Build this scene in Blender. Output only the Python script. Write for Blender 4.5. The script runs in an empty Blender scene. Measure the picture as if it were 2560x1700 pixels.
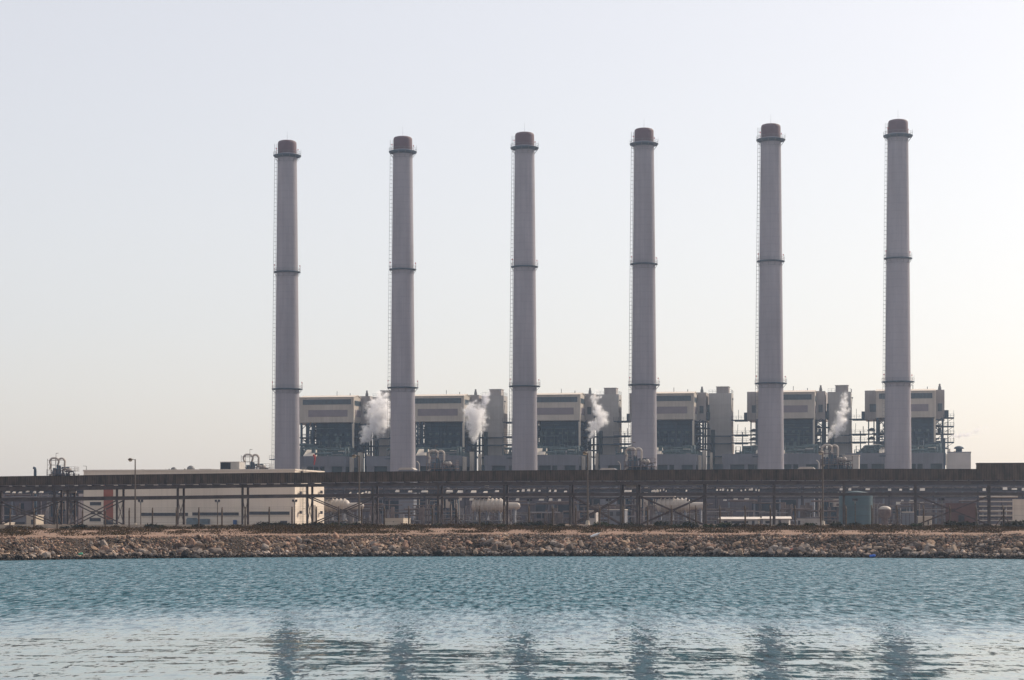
import bpy, bmesh, math, random
import numpy as np
from mathutils import Vector, Matrix, noise as mnoise

# ------------------------------------------------------------------ frame of reference
F = 5600.0          # focal length in photograph pixels (2560 wide)
HZ = 1301.0         # horizon row in the photograph
CH = 4.6            # camera height above the water
Z0 = 3.6            # plateau of the plant above the water
TH = math.atan(.197)                 # yaw of the row of chimneys
SN, CS = math.sin(TH), math.cos(TH)
D0 = 732.2
rnd = random.Random(7)
R = math.radians

scene = bpy.context.scene
col = scene.collection

# ------------------------------------------------------------------ camera
cam = bpy.data.cameras.new('camera'); camo = bpy.data.objects.new('camera', cam); col.objects.link(camo)
camo.location = (0, 0, CH); camo.rotation_euler = (R(90), 0, 0)
cam.sensor_width = 36; cam.lens = 36 * F / 2560
cam.shift_y = (HZ - 850) / 2560.0
cam.clip_start = .5; cam.clip_end = 12000
scene.camera = camo

# ------------------------------------------------------------------ light
SUN_AZ, SUN_EL = 50.0, 36.0          # azimuth from +Y towards +X
world = bpy.data.worlds.new('World'); scene.world = world; world.use_nodes = True
wn = world.node_tree.nodes; wl = world.node_tree.links
wn.clear()
sky = wn.new('ShaderNodeTexSky'); sky.sky_type = 'NISHITA'; sky.sun_disc = False
sky.sun_elevation = R(SUN_EL); sky.sun_rotation = R(SUN_AZ)
sky.altitude = 0; sky.air_density = .85; sky.dust_density = 2.4; sky.ozone_density = 0.3
bg = wn.new('ShaderNodeBackground'); bg.inputs['Strength'].default_value = .15
wo = wn.new('ShaderNodeOutputWorld')
tint = wn.new('ShaderNodeMix'); tint.data_type = 'RGBA'; tint.blend_type = 'MULTIPLY'; tint.inputs[0].default_value = 1; tint.inputs[7].default_value = (1.01, .99, .965, 1)
wl.new(sky.outputs[0], tint.inputs[6]); 
milk = wn.new('ShaderNodeMix'); milk.data_type = 'RGBA'; milk.inputs[0].default_value = .52; milk.inputs[7].default_value = (6.6, 6.15, 5.85, 1)   # dust veil
wl.new(tint.outputs[2], milk.inputs[6]); wl.new(milk.outputs[2], bg.inputs[0]); wl.new(bg.outputs[0], wo.inputs[0])
sun = bpy.data.lights.new('sun', 'SUN'); suno = bpy.data.objects.new('sun', sun); col.objects.link(suno)
sun.energy = 5.0; sun.angle = R(.6); sun.color = (1, .86, .70)
sd = Vector((math.sin(R(SUN_AZ)) * math.cos(R(SUN_EL)), math.cos(R(SUN_AZ)) * math.cos(R(SUN_EL)), math.sin(R(SUN_EL))))
suno.rotation_euler = sd.to_track_quat('Z', 'Y').to_euler()
suno.location = sd * 400
scene.view_settings.view_transform = 'Standard'; scene.view_settings.look = 'None'
scene.view_settings.exposure = 0.0; scene.view_settings.gamma = 1.0
scene.view_settings.use_curve_mapping = False
scene.render.engine = 'CYCLES'
scene.cycles.max_bounces = 6; scene.cycles.volume_bounces = 4
scene.cycles.use_denoising = True
scene.cycles.volume_max_steps = 256

# ------------------------------------------------------------------ materials
MATS = {}
def mat(name, color, rough=.8, metal=0., var=.18, vscale=.5, col2=None, bump=0., bscale=8., stretch=(1, 1, 1),
        stripe=None, spec=.3, attr=False, shiftrand=True, streak=0.):
    """procedural surface: two colours mixed by stretched noise, fine speckle, optional ribs"""
    if name in MATS: return MATS[name]
    m = bpy.data.materials.new(name); m.use_nodes = True
    N = m.node_tree.nodes; L = m.node_tree.links
    b = N['Principled BSDF']; b.inputs['Roughness'].default_value = rough; b.inputs['Metallic'].default_value = metal
    b.inputs['Specular IOR Level'].default_value = spec
    tc = N.new('ShaderNodeTexCoord'); mp = N.new('ShaderNodeMapping'); mp.inputs['Scale'].default_value = stretch
    if shiftrand:
        oi = N.new('ShaderNodeObjectInfo'); mu = N.new('ShaderNodeMath'); mu.operation = 'MULTIPLY'; mu.inputs[1].default_value = 137.
        L.new(oi.outputs['Random'], mu.inputs[0]); L.new(mu.outputs[0], mp.inputs['Location'])
    L.new(tc.outputs['Object'], mp.inputs[0])
    n1 = N.new('ShaderNodeTexNoise'); n1.inputs['Scale'].default_value = vscale; n1.inputs['Detail'].default_value = 5; n1.inputs['Roughness'].default_value = .62
    L.new(mp.outputs[0], n1.inputs['Vector'])
    c2 = col2 if col2 else tuple(max(0, c * (1 - 2.2 * var)) for c in color)
    mr = N.new('ShaderNodeMapRange'); mr.inputs[1].default_value = .3; mr.inputs[2].default_value = .7
    L.new(n1.outputs['Fac'], mr.inputs[0])
    mx = N.new('ShaderNodeMix'); mx.data_type = 'RGBA'; mx.inputs[6].default_value = (*color, 1); mx.inputs[7].default_value = (*c2, 1)
    L.new(mr.outputs[0], mx.inputs[0])
    out = mx.outputs[2]
    if streak:       # rain streaks and stains running down the face
        mq = N.new('ShaderNodeMapping'); mq.inputs['Scale'].default_value = (1, 1, .035); L.new(mp.outputs[0], mq.inputs[0])
        n3 = N.new('ShaderNodeTexNoise'); n3.inputs['Scale'].default_value = 1.6; n3.inputs['Detail'].default_value = 6; n3.inputs['Roughness'].default_value = .7; L.new(mq.outputs[0], n3.inputs['Vector'])
        n4 = N.new('ShaderNodeTexNoise'); n4.inputs['Scale'].default_value = .06; n4.inputs['Detail'].default_value = 3; L.new(mp.outputs[0], n4.inputs['Vector'])
        q = N.new('ShaderNodeMath'); q.operation = 'MULTIPLY'; L.new(n3.outputs['Fac'], q.inputs[0]); L.new(n4.outputs['Fac'], q.inputs[1])
        r3 = N.new('ShaderNodeMapRange'); r3.inputs[1].default_value = .18; r3.inputs[2].default_value = .34; r3.inputs[3].default_value = 0; r3.inputs[4].default_value = streak; L.new(q.outputs[0], r3.inputs[0])
        m4 = N.new('ShaderNodeMix'); m4.data_type = 'RGBA'; m4.inputs[7].default_value = (color[0] * .35, color[1] * .33, color[2] * .33, 1)
        L.new(r3.outputs[0], m4.inputs[0]); L.new(out, m4.inputs[6]); out = m4.outputs[2]
    if attr:
        at = N.new('ShaderNodeAttribute'); at.attribute_name = 'tone'
        m2 = N.new('ShaderNodeMix'); m2.data_type = 'RGBA'; m2.blend_type = 'MULTIPLY'; m2.inputs[0].default_value = 1
        L.new(out, m2.inputs[6]); L.new(at.outputs['Color'], m2.inputs[7]); out = m2.outputs[2]
    if stripe:
        axis, period, dark = stripe
        sx = N.new('ShaderNodeSeparateXYZ'); L.new(tc.outputs['Object'], sx.inputs[0])
        f = N.new('ShaderNodeMath'); f.operation = 'MULTIPLY'; f.inputs[1].default_value = 1 / period; L.new(sx.outputs[axis], f.inputs[0])
        fr = N.new('ShaderNodeMath'); fr.operation = 'FRACT'; L.new(f.outputs[0], fr.inputs[0])
        gt = N.new('ShaderNodeMath'); gt.operation = 'LESS_THAN'; gt.inputs[1].default_value = .14; L.new(fr.outputs[0], gt.inputs[0])
        m3 = N.new('ShaderNodeMix'); m3.data_type = 'RGBA'; m3.blend_type = 'MULTIPLY'
        m3.inputs[7].default_value = (dark, dark, dark, 1)
        L.new(gt.outputs[0], m3.inputs[0]); L.new(out, m3.inputs[6]); out = m3.outputs[2]
    L.new(out, b.inputs['Base Color'])
    if bump:
        n2 = N.new('ShaderNodeTexNoise'); n2.inputs['Scale'].default_value = bscale; n2.inputs['Detail'].default_value = 4
        L.new(tc.outputs['Object'], n2.inputs['Vector'])
        bp = N.new('ShaderNodeBump'); bp.inputs['Strength'].default_value = bump; bp.inputs['Distance'].default_value = .1
        L.new(n2.outputs['Fac'], bp.inputs['Height']); L.new(bp.outputs[0], b.inputs['Normal'])
    MATS[name] = m; return m

M_stack = mat('stack_concrete', (.31, .295, .325), .9, var=.10, vscale=.25, stretch=(1, 1, .25), stripe=(2, 2.4, .95), streak=.26)
M_cap = mat('cap_red', (.10, .048, .058), .7, var=.12)
M_capl = mat('cap_inner', (.10, .09, .09), .9)
M_dark = mat('steel_dark', (.038, .072, .105), .7, var=.2)
M_steel = mat('steel_grey', (.19, .19, .19), .6, .0, var=.18)
M_boil = mat('boiler_casing', (.03, .072, .105), .7, var=.25, vscale=.35, stripe=(2, 1.35, .6))
M_green = mat('plant_green', (.09, .145, .155), .7, var=.3, vscale=.8)
M_pent = mat('cladding_tan', (.50, .45, .39), .8, streak=.3, var=.09, vscale=.2, stripe=(0, 1.2, .95))
M_pent2 = mat('cladding_grey', (.38, .345, .33), .8, streak=.3, var=.10, vscale=.2, stripe=(0, 1.2, .95))
M_violet = mat('cladding_violet', (.215, .185, .20), .8, var=.08)
M_roofp = mat('roof_pale', (.62, .55, .47), .7, var=.08)
M_glass = mat('window_dark', (.045, .075, .095), .35, var=.25, vscale=.9, stripe=(0, 1.1, .6), spec=.5)
M_low = mat('lower_wall', (.18, .19, .22), .85, streak=.3, var=.10, vscale=.2, stripe=(0, 1.5, .95))
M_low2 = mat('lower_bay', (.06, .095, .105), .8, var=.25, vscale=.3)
M_lit = mat('pale_render', (.60, .54, .46), .8, var=.08)
M_tower = mat('tower_wall', (.44, .42, .40), .85, streak=.3, var=.10, vscale=.18, stripe=(2, 4.5, .95))
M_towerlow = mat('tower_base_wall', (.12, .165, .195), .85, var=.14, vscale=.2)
M_conv = mat('conveyor_cladding', (.112, .080, .055), .75, var=.38, vscale=1.1, stretch=(1, 1, .3), stripe=(0, .43, .35), shiftrand=False)
M_convr = mat('conveyor_roof', (.06, .055, .055), .8, var=.15)
M_cst = mat('conveyor_steel', (.105, .086, .080), .7, var=.25, vscale=.7)
M_rust = mat('rusty_steel', (.085, .060, .058), .85, var=.25, vscale=1.5)
M_wh = mat('warehouse_wall', (.66, .585, .49), .85, streak=.16, var=.05, vscale=.12, stripe=(0, 1.45, .965))
M_wtrim = mat('warehouse_trim', (.62, .56, .48), .8, var=.05)
M_win = mat('warehouse_window', (.035, .042, .055), .3, var=.3, vscale=2, stripe=(0, .9, .5), spec=.5)
M_orange = mat('orange_panel', (.30, .105, .07), .8, var=.10, vscale=.5)
M_blue = mat('blue_paint', (.03, .09, .22), .6, var=.1)
M_bluegr = mat('blue_grey_paint', (.17, .22, .25), .7, var=.2)
M_pole = mat('lamp_pole', (.14, .11, .09), .7, var=.2, vscale=3)
M_lamp = mat('lamp_head', (.13, .09, .06), .6, var=.3, vscale=4)
M_lens = mat('lamp_lens', (.62, .55, .42), .4, var=.1)
M_fpost = mat('fence_post', (.13, .095, .07), .85, var=.3, vscale=3)
M_wire = mat('fence_wire', (.14, .12, .11), .6, var=.2)
M_pipew = mat('pipe_white', (.44, .39, .34), .6, var=.10, vscale=1.2)
M_pipeg = mat('pipe_grey', (.24, .22, .22), .6, var=.22, vscale=1.2)
M_pipeb = mat('pipe_brown', (.17, .13, .12), .75, var=.25, vscale=1.2)
M_deck = mat('rack_steel', (.07, .066, .078), .8, var=.25, vscale=.8)
M_hall = mat('hall_wall', (.11, .095, .11), .85, var=.16, vscale=.25, stripe=(0, 2.1, .85))
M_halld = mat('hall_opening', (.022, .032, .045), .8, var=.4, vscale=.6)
M_tank = mat('tank_teal', (.062, .108, .128), .7, var=.10, vscale=.3, stripe=(2, 1.8, .9))
M_sub = mat('substation_brown', (.135, .078, .072), .85, var=.12, vscale=.5)
M_shed = mat('shed_wall', (.42, .40, .38), .85, var=.12, vscale=.6)
M_shroof = mat('shed_roof', (.66, .60, .54), .75, var=.10)
M_beige = mat('cabin_beige', (.47, .41, .33), .85, var=.08)
M_kerb = mat('kerb_concrete', (.47, .40, .32), .9, var=.15, vscale=1)
M_road = mat('road_asphalt', (.06, .058, .055), .9, var=.15, vscale=.6)
M_rock = mat('rock', (.33, .262, .218), .95, var=.2, vscale=3.2, bump=.7, bscale=7, attr=True, spec=.15)
M_leafd = mat('leaf_dark', (.042, .042, .022), .9, var=.35, vscale=2.5)
M_leafg = mat('leaf_green', (.055, .068, .028), .9, var=.3, vscale=2.5)
M_leafb = mat('leaf_brown', (.095, .062, .036), .9, var=.3, vscale=2.5)
M_twig = mat('twig', (.10, .07, .05), .9)
M_red = mat('red_paint', (.5, .05, .04), .6, var=.1)
M_plblue = mat('plastic_blue', (.05, .16, .62), .4, var=.1)
M_plgreen = mat('plastic_green', (.12, .45, .28), .4, var=.1)
M_plwhite = mat('plastic_white', (.75, .76, .78), .6, var=.05)

# ------------------------------------------------------------------ builders
class MB:
    def __init__(s): s.v = []; s.f = []; s.sm = []
    def add(s, vs, fs, smooth=False):
        o = len(s.v); s.v += [tuple(p) for p in vs]; s.f += [tuple(i + o for i in f) for f in fs]; s.sm += [smooth] * len(fs)
    def box(s, x0, x1, y0, y1, z0, z1):
        s.add([(x0, y0, z0), (x1, y0, z0), (x1, y1, z0), (x0, y1, z0), (x0, y0, z1), (x1, y0, z1), (x1, y1, z1), (x0, y1, z1)],
              [(0, 3, 2, 1), (4, 5, 6, 7), (0, 1, 5, 4), (1, 2, 6, 5), (2, 3, 7, 6), (3, 0, 4, 7)])
    def bar(s, a, b, w, h=None):
        a = Vector(a); b = Vector(b); h = h or w; d = (b - a)
        if d.length < 1e-6: return
        d.normalize(); up = Vector((0, 0, 1)) if abs(d.z) < .95 else Vector((0, 1, 0))
        x = d.cross(up).normalized() * w / 2; y = x.cross(d).normalized() * h / 2
        s.add([a - x - y, a + x - y, a + x + y, a - x + y, b - x - y, b + x - y, b + x + y, b - x + y],
              [(0, 1, 2, 3), (7, 6, 5, 4), (0, 4, 5, 1), (1, 5, 6, 2), (2, 6, 7, 3), (3, 7, 4, 0)])
    def tube(s, pts, r, n=8, cap=True):
        pts = [Vector(p) for p in pts]; k = len(pts); rr = r if isinstance(r, (list, tuple)) else [r] * k
        vs = []; prev = None
        for i, p in enumerate(pts):
            d = (pts[min(i + 1, k - 1)] - pts[max(i - 1, 0)]).normalized()
            if prev is None:
                prev = d.cross(Vector((0, 0, 1)) if abs(d.z) < .9 else Vector((0, 1, 0))).normalized()
            x = (prev - d * prev.dot(d)).normalized(); prev = x; y = d.cross(x)
            for j in range(n):
                a = 2 * math.pi * j / n; vs.append(p + (x * math.cos(a) + y * math.sin(a)) * rr[i])
        fs = [(i * n + j, i * n + (j + 1) % n, (i + 1) * n + (j + 1) % n, (i + 1) * n + j) for i in range(k - 1) for j in range(n)]
        s.add(vs, fs, True)
        if cap: s.add(vs[:n], [tuple(range(n))[::-1]]); s.add(vs[-n:], [tuple(range(n))])
    def lathe(s, prof, c=(0, 0, 0), n=32):
        c = Vector(c); vs = []
        for r, z in prof:
            for j in range(n):
                a = 2 * math.pi * j / n; vs.append((c.x + r * math.cos(a), c.y + r * math.sin(a), c.z + z))
        fs = [(i * n + j, i * n + (j + 1) % n, (i + 1) * n + (j + 1) % n, (i + 1) * n + j) for i in range(len(prof) - 1) for j in range(n)]
        s.add(vs, fs, True)
        s.add(vs[:n], [tuple(range(n))[::-1]]); s.add(vs[-n:], [tuple(range(n))])
    def prism(s, poly, y0, y1):          # polygon in x,z extruded along y
        n = len(poly)
        s.add([(x, y0, z) for x, z in poly] + [(x, y1, z) for x, z in poly],
              [tuple(range(n)), tuple(range(2 * n - 1, n - 1, -1))] + [(i, i + n, (i + 1) % n + n, (i + 1) % n) for i in range(n)])
    def prismx(s, poly, x0, x1):         # polygon in y,z extruded along x
        n = len(poly)
        s.add([(x0, y, z) for y, z in poly] + [(x1, y, z) for y, z in poly],
              [tuple(range(n))[::-1], tuple(range(n, 2 * n))] + [(i, (i + 1) % n, (i + 1) % n + n, i + n) for i in range(n)])
    def rail(s, a, b, h=1.1, step=2.0, w=.06):
        a = Vector(a); b = Vector(b); L = (b - a).length; n = max(1, int(round(L / step)))
        for i in range(n + 1):
            p = a.lerp(b, i / n); s.bar(p, p + Vector((0, 0, h)), w)
        for k in (.5, 1): s.bar(a + Vector((0, 0, h * k)), b + Vector((0, 0, h * k)), w)
    def build(s, name, m, parent=None, loc=None):
        me = bpy.data.meshes.new(name); me.from_pydata(s.v, [], s.f); me.polygons.foreach_set('use_smooth', s.sm)
        me.materials.append(m); me.update()
        o = bpy.data.objects.new(name, me); col.objects.link(o)
        if parent: o.parent = parent
        if loc is not None: o.location = loc
        return o
def tag(o, label=None, cat=None, group=None, kind=None):
    if label: o['label'] = label
    if cat: o['category'] = cat
    if group: o['group'] = group
    if kind: o['kind'] = kind
    return o
def thing(name, label, cat, loc, rz=0, group=None):
    o = bpy.data.objects.new(name, None); col.objects.link(o); o.empty_display_size = 1
    o.location = loc; o.rotation_euler = (0, 0, rz); return tag(o, label, cat, group)
KIDS = {}
def dup(root, loc, rz=None, label=None, skip=(), scale=None):
    r = root.copy(); col.objects.link(r); r.location = loc
    if rz is not None: r.rotation_euler = (0, 0, rz)
    if scale: r.scale = scale
    if label: r['label'] = label
    kids = [o for o in list(root.children)]
    for ch in kids:
        if ch.name.split('.')[0] in skip: continue
        c = ch.copy(); col.objects.link(c); c.parent = r
        for g in list(ch.children):
            d = g.copy(); col.objects.link(d); d.parent = c
    return r
def px(x, Y): return (x - 1280) / F * Y
def pz(y, Y): return CH + (HZ - y) * Y / F
def rowp(x, off=0., d0=D0):
    a = (x - 1280) / F; Y = (d0 * CS + off) / (a * SN + CS); return Vector((a * Y, Y, 0))
def rowu(x, off=0., d0=D0):
    p = rowp(x, off, d0); return p.x * CS - (p.y - d0) * SN
def rowxy(u, off=0., d0=D0, z=0.): return Vector((u * CS + off * SN, d0 - u * SN + off * CS, z))
def arc(c, r, a0, a1, n, plane='xz'):
    out = []
    for i in range(n + 1):
        a = R(a0 + (a1 - a0) * i / n)
        out.append((c[0] + r * math.cos(a), c[1], c[2] + r * math.sin(a)) if plane == 'xz' else (c[0] + r * math.cos(a), c[1] + r * math.sin(a), c[2]))
    return out
def interp(x, xs, ys): return float(np.interp(x, xs, ys))

# ------------------------------------------------------------------ shore profile
def shore_y(x): return 1391 + 10.5 * max(-1.12, min(0, (x - 1280) / 1280)) ** 2 + 7 * max(0, min(1.12, (x - 1280) / 1280)) ** 2
def shore_D(x): return CH * F / (shore_y(x) - HZ)
def top_y(x): return interp(x, [-600, 0, 640, 1280, 2560, 3200], [1350, 1345, 1338, 1335, 1336, 1338])
def fence_P(x): return rowp(x, 0, 320)
def fence_z(x): return pz(interp(x, [-600, 0, 640, 1280, 2560], [1327, 1324, 1320, 1318, 1319.5]), fence_P(x).y)
BW = 6.5
def bank_z(x, Y):
    """height of the ground at photograph column x, depth Y"""
    ds = shore_D(x); zt = pz(top_y(x), ds + BW); yf = fence_P(x).y; zf = fence_z(x)
    return interp(Y, [ds - 8, ds, ds + BW, ds + BW + 1.2, (ds + BW + yf) / 2, yf, yf + 25, 5000],
                  [-2.2, -.25, zt - .15, zt + .05, zt * .45 + zf * .55, zf, Z0, Z0]) + hump(x, Y, ds + BW + 1.2, yf)
def hump(x, Y, a, c):
    if not a < Y < c: return 0.
    X = px(x, Y); t = (Y - a) / (c - a)
    return .22 * math.sin(math.pi * t) * mnoise.noise(Vector((X * .12, Y * .2, 3))) + .05 * mnoise.noise(Vector((X * .5, Y * .5, 9)))

def ground():
    xs = list(np.linspace(-3400, 6000, 471)); vs = []; rows = None
    for x in xs:
        ds = shore_D(x); yf = fence_P(x).y
        Ys = [ds - 8, ds - 3, ds, ds + 2, ds + 4, ds + BW, ds + BW + 1.2] + [ds + BW + 1.2 + (yf - ds - BW - 1.2) * k / 12 for k in range(1, 13)] + [yf + 8, yf + 25, 420, 600, 900, 1250, 1600]
        rows = len(Ys)
        for k, Y in enumerate(Ys):
            X = px(x, Y); z = bank_z(x, Y)
            vs.append((X, Y, z))
    fs = []
    for i in range(len(xs) - 1):
        for k in range(rows - 1):
            a = i * rows + k; fs.append((a, a + rows, a + rows + 1, a + 1))
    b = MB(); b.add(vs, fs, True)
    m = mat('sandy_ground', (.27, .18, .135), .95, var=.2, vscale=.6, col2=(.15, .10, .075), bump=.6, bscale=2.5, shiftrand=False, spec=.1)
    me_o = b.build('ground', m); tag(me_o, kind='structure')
    # slope under the armour rock is painted dark as shadow between the stones
    m2 = mat('bank_gap_shade', (.075, .058, .046), .95, var=.3, vscale=1.2, shiftrand=False, spec=.1)
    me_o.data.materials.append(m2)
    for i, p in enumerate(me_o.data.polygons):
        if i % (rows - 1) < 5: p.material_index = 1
    return me_o
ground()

# ------------------------------------------------------------------ water
def water():
    b = MB(); b.add([(-1450, -600, 0), (1450, -600, 0), (1450, 420, 0), (-1450, 420, 0)], [(0, 1, 2, 3)])
    m = bpy.data.materials.new('sea_water'); m.use_nodes = True
    N = m.node_tree.nodes; L = m.node_tree.links; p = N['Principled BSDF']
    p.inputs['IOR'].default_value = 1.33; p.inputs['Roughness'].default_value = .06
    tc = N.new('ShaderNodeTexCoord'); sx = N.new('ShaderNodeSeparateXYZ'); L.new(tc.outputs['Object'], sx.inputs[0])
    def nz(scale, st, detail=4, rough=.6, rot=0.):
        mp = N.new('ShaderNodeMapping'); mp.inputs['Scale'].default_value = (*st, 1); mp.inputs['Rotation'].default_value = (0, 0, rot)
        L.new(tc.outputs['Object'], mp.inputs[0])
        n = N.new('ShaderNodeTexNoise'); n.inputs['Scale'].default_value = scale; n.inputs['Detail'].default_value = detail; n.inputs['Roughness'].default_value = rough
        L.new(mp.outputs[0], n.inputs['Vector']); return n.outputs['Fac']
    def ma(op, a, b_, c=None):
        n = N.new('ShaderNodeMath'); n.operation = op
        for i, q in enumerate((a, b_, c)):
            if q is None: continue
            if isinstance(q, (int, float)): n.inputs[i].default_value = q
            else: L.new(q, n.inputs[i])
        return n.outputs[0]
    patch = nz(.02, (1, .5), 4, .6)
    # 0 near (sheltered, calm) .. 1 far (wind ripples); ragged edge
    yy = ma('ADD', sx.outputs[1], ma('MULTIPLY', ma('SUBTRACT', patch, .5), 110.))
    mr = N.new('ShaderNodeMapRange'); mr.interpolation_type = 'SMOOTHSTEP'; mr.inputs[1].default_value = 78; mr.inputs[2].default_value = 135
    L.new(yy, mr.inputs[0]); far = mr.outputs[0]
    def slope(scale, st, detail, rot=0.):
        """two independent slope components straight from a noise field"""
        mp = N.new('ShaderNodeMapping'); mp.inputs['Scale'].default_value = (*st, 1); mp.inputs['Rotation'].default_value = (0, 0, rot)
        L.new(tc.outputs['Object'], mp.inputs[0])
        n = N.new('ShaderNodeTexNoise'); n.inputs['Scale'].default_value = scale; n.inputs['Detail'].default_value = detail; n.inputs['Roughness'].default_value = .6
        L.new(mp.outputs[0], n.inputs['Vector'])
        v = N.new('ShaderNodeVectorMath'); v.operation = 'SUBTRACT'; v.inputs[1].default_value = (.5, .5, .5); L.new(n.outputs['Color'], v.inputs[0]); return v.outputs[0]
    def vs(v, f, k=(1, 1, 0)):
        a = N.new('ShaderNodeVectorMath'); a.operation = 'MULTIPLY'; a.inputs[1].default_value = k; L.new(v, a.inputs[0])
        q = N.new('ShaderNodeVectorMath'); q.operation = 'SCALE'; L.new(a.outputs[0], q.inputs[0])
        if isinstance(f, float): q.inputs['Scale'].default_value = f
        else: L.new(f, q.inputs['Scale'])
        return q.outputs[0]
    def va(a, b_):
        q = N.new('ShaderNodeVectorMath'); q.operation = 'ADD'; L.new(a, q.inputs[0]); L.new(b_, q.inputs[1]); return q.outputs[0]
    blobs = nz(2.3, (1, .13), 3, .62, .03)
    bl = N.new('ShaderNodeMapRange'); bl.inputs[1].default_value = .44; bl.inputs[2].default_value = .68; bl.inputs[3].default_value = .7; bl.inputs[4].default_value = 2.1; L.new(blobs, bl.inputs[0])
    swell = slope(.85, (.40, 1), 2, .08)
    chop = slope(2.1, (.7, .5), 3, -.06)
    rip = slope(5.5, (1, .25), 3, .05)
    near = ma('SUBTRACT', 1., far)
    S = vs(swell, ma('MULTIPLY_ADD', far, .10, .075), (.5, 1, 0))
    S = va(S, vs(chop, ma('MULTIPLY', ma('MULTIPLY', far, .9), bl.outputs[0]), (.8, 1, 0)))
    S = va(S, vs(rip, ma('MULTIPLY', ma('MULTIPLY', far, .9), bl.outputs[0]), (1, 1, 0)))
    S = va(S, vs(chop, ma('MULTIPLY', ma('MULTIPLY', near, .060), bl.outputs[0]), (3.2, 1, 0)))
    S = va(S, vs(rip, ma('MULTIPLY', ma('MULTIPLY', near, .040), bl.outputs[0]), (5.5, 1, 0)))
    bias = N.new('ShaderNodeCombineXYZ'); L.new(ma('MULTIPLY', ma('MULTIPLY', far, bl.outputs[0]), -.26), bias.inputs[1])     # wind chop is steeper on its lee side
    S = va(S, bias.outputs[0])
    up = N.new('ShaderNodeVectorMath'); up.operation = 'ADD'; up.inputs[1].default_value = (0, 0, 1); L.new(S, up.inputs[0])
    nn = N.new('ShaderNodeVectorMath'); nn.operation = 'NORMALIZE'; L.new(up.outputs[0], nn.inputs[0]); L.new(nn.outputs[0], p.inputs['Normal'])
    # body colour: clear teal sea, darker in the noise blobs
    cr = N.new('ShaderNodeMix'); cr.data_type = 'RGBA'; cr.inputs[6].default_value = (.008, .108, .140, 1); cr.inputs[7].default_value = (.003, .050, .070, 1)
    bm = N.new('ShaderNodeMapRange'); bm.inputs[1].default_value = .42; bm.inputs[2].default_value = .62; L.new(blobs, bm.inputs[0])
    L.new(bm.outputs[0], cr.inputs[0]); L.new(cr.outputs[2], p.inputs['Base Color'])
    o = b.build('water', m); tag(o, kind='structure')
water()

# ------------------------------------------------------------------ boulders
def rock_mesh(seed, sub=2):
    r = random.Random(seed); bm = bmesh.new(); bmesh.ops.create_icosphere(bm, subdivisions=sub, radius=1)
    planes = [(Vector((r.gauss(0, 1), r.gauss(0, 1), r.gauss(0, 1))).normalized(), r.uniform(.55, .9)) for _ in range(11)]
    for v in bm.verts:
        p = v.co.copy()
        for n, d in planes:
            k = p.dot(n)
            if k > d: p -= n * (k - d)
        p *= 1 + .12 * mnoise.noise(p * 1.7 + Vector((seed, 0, 0))); v.co = p
    co = np.array([v.co[:] for v in bm.verts]); bm.verts.ensure_lookup_table()
    fa = np.array([[v.index for v in f.verts] for f in bm.faces]); bm.free(); return co, fa
TONES = [('pale grey', (.95, 1.0, 1.05)), ('tan', (1.08, .95, .80)), ('pinkish', (1.10, .88, .78)), ('dark brown', (.34, .29, .26)),
         ('grey', (.55, .55, .57)), ('cream', (1.5, 1.42, 1.3)), ('wet black', (.12, .13, .14))]
SHAPES = [('round', (1, 1, .85)), ('blocky', (1.1, .9, .8)), ('flat', (1.3, 1.1, .5)), ('tall', (.75, .8, 1.15)), ('wedge shaped', (1.2, .8, .75)), ('long', (1.6, .8, .65))]
LANDM = [(0, 'below the small white cabin'), (60, 'below the grey hut'), (140, 'below the first twin trestle'), (205, 'below the corner of the warehouse'), (270, 'below the orange stripe'),
         (338, 'below the lamp nearest the orange stripe'), (400, 'below the first dark window band'), (470, 'below the first roof dish'), (545, 'below the second window band'), (613, 'below the rooftop plant box'),
         (680, 'below the third window band'), (718, 'below the warehouse door'), (775, 'below the sunlit warehouse end'), (850, 'below the first ribbed tank'), (900, 'below the lamp by the first plume'),
         (960, 'below the beige cabin'), (1040, 'below the second chimney'), (1092, 'below the second chimney trestle'), (1140, 'below the strutted fence post'), (1220, 'below the second ribbed tank'),
         (1310, 'below the third chimney'), (1390, 'below the fence past the third chimney'), (1469, 'below the lamp beside the third chimney'), (1530, 'below the dark hall bay'), (1575, 'below the tall twin trestle'),
         (1630, 'below the fourth chimney'), (1700, 'below the last ribbed tank'), (1760, 'below the trestle past the last ribbed tank'), (1850, 'below the long white shed'), (1930, 'below the shorter white shed'),
         (1990, 'below the flat grey shed'), (2058, 'below the lamp beside the teal tank'), (2150, 'below the teal tank'), (2215, 'below the white capped vessel'), (2290, 'below the single trestle'),
         (2350, 'below the mast beside the brown hut'), (2405, 'below the brown hut'), (2471, 'below the raised conveyor end'), (2510, 'below the last strutted fence post'), (2560, 'below the far white block')]
def near_land(x): return min(LANDM, key=lambda q: abs(q[0] - x))[1]
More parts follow.
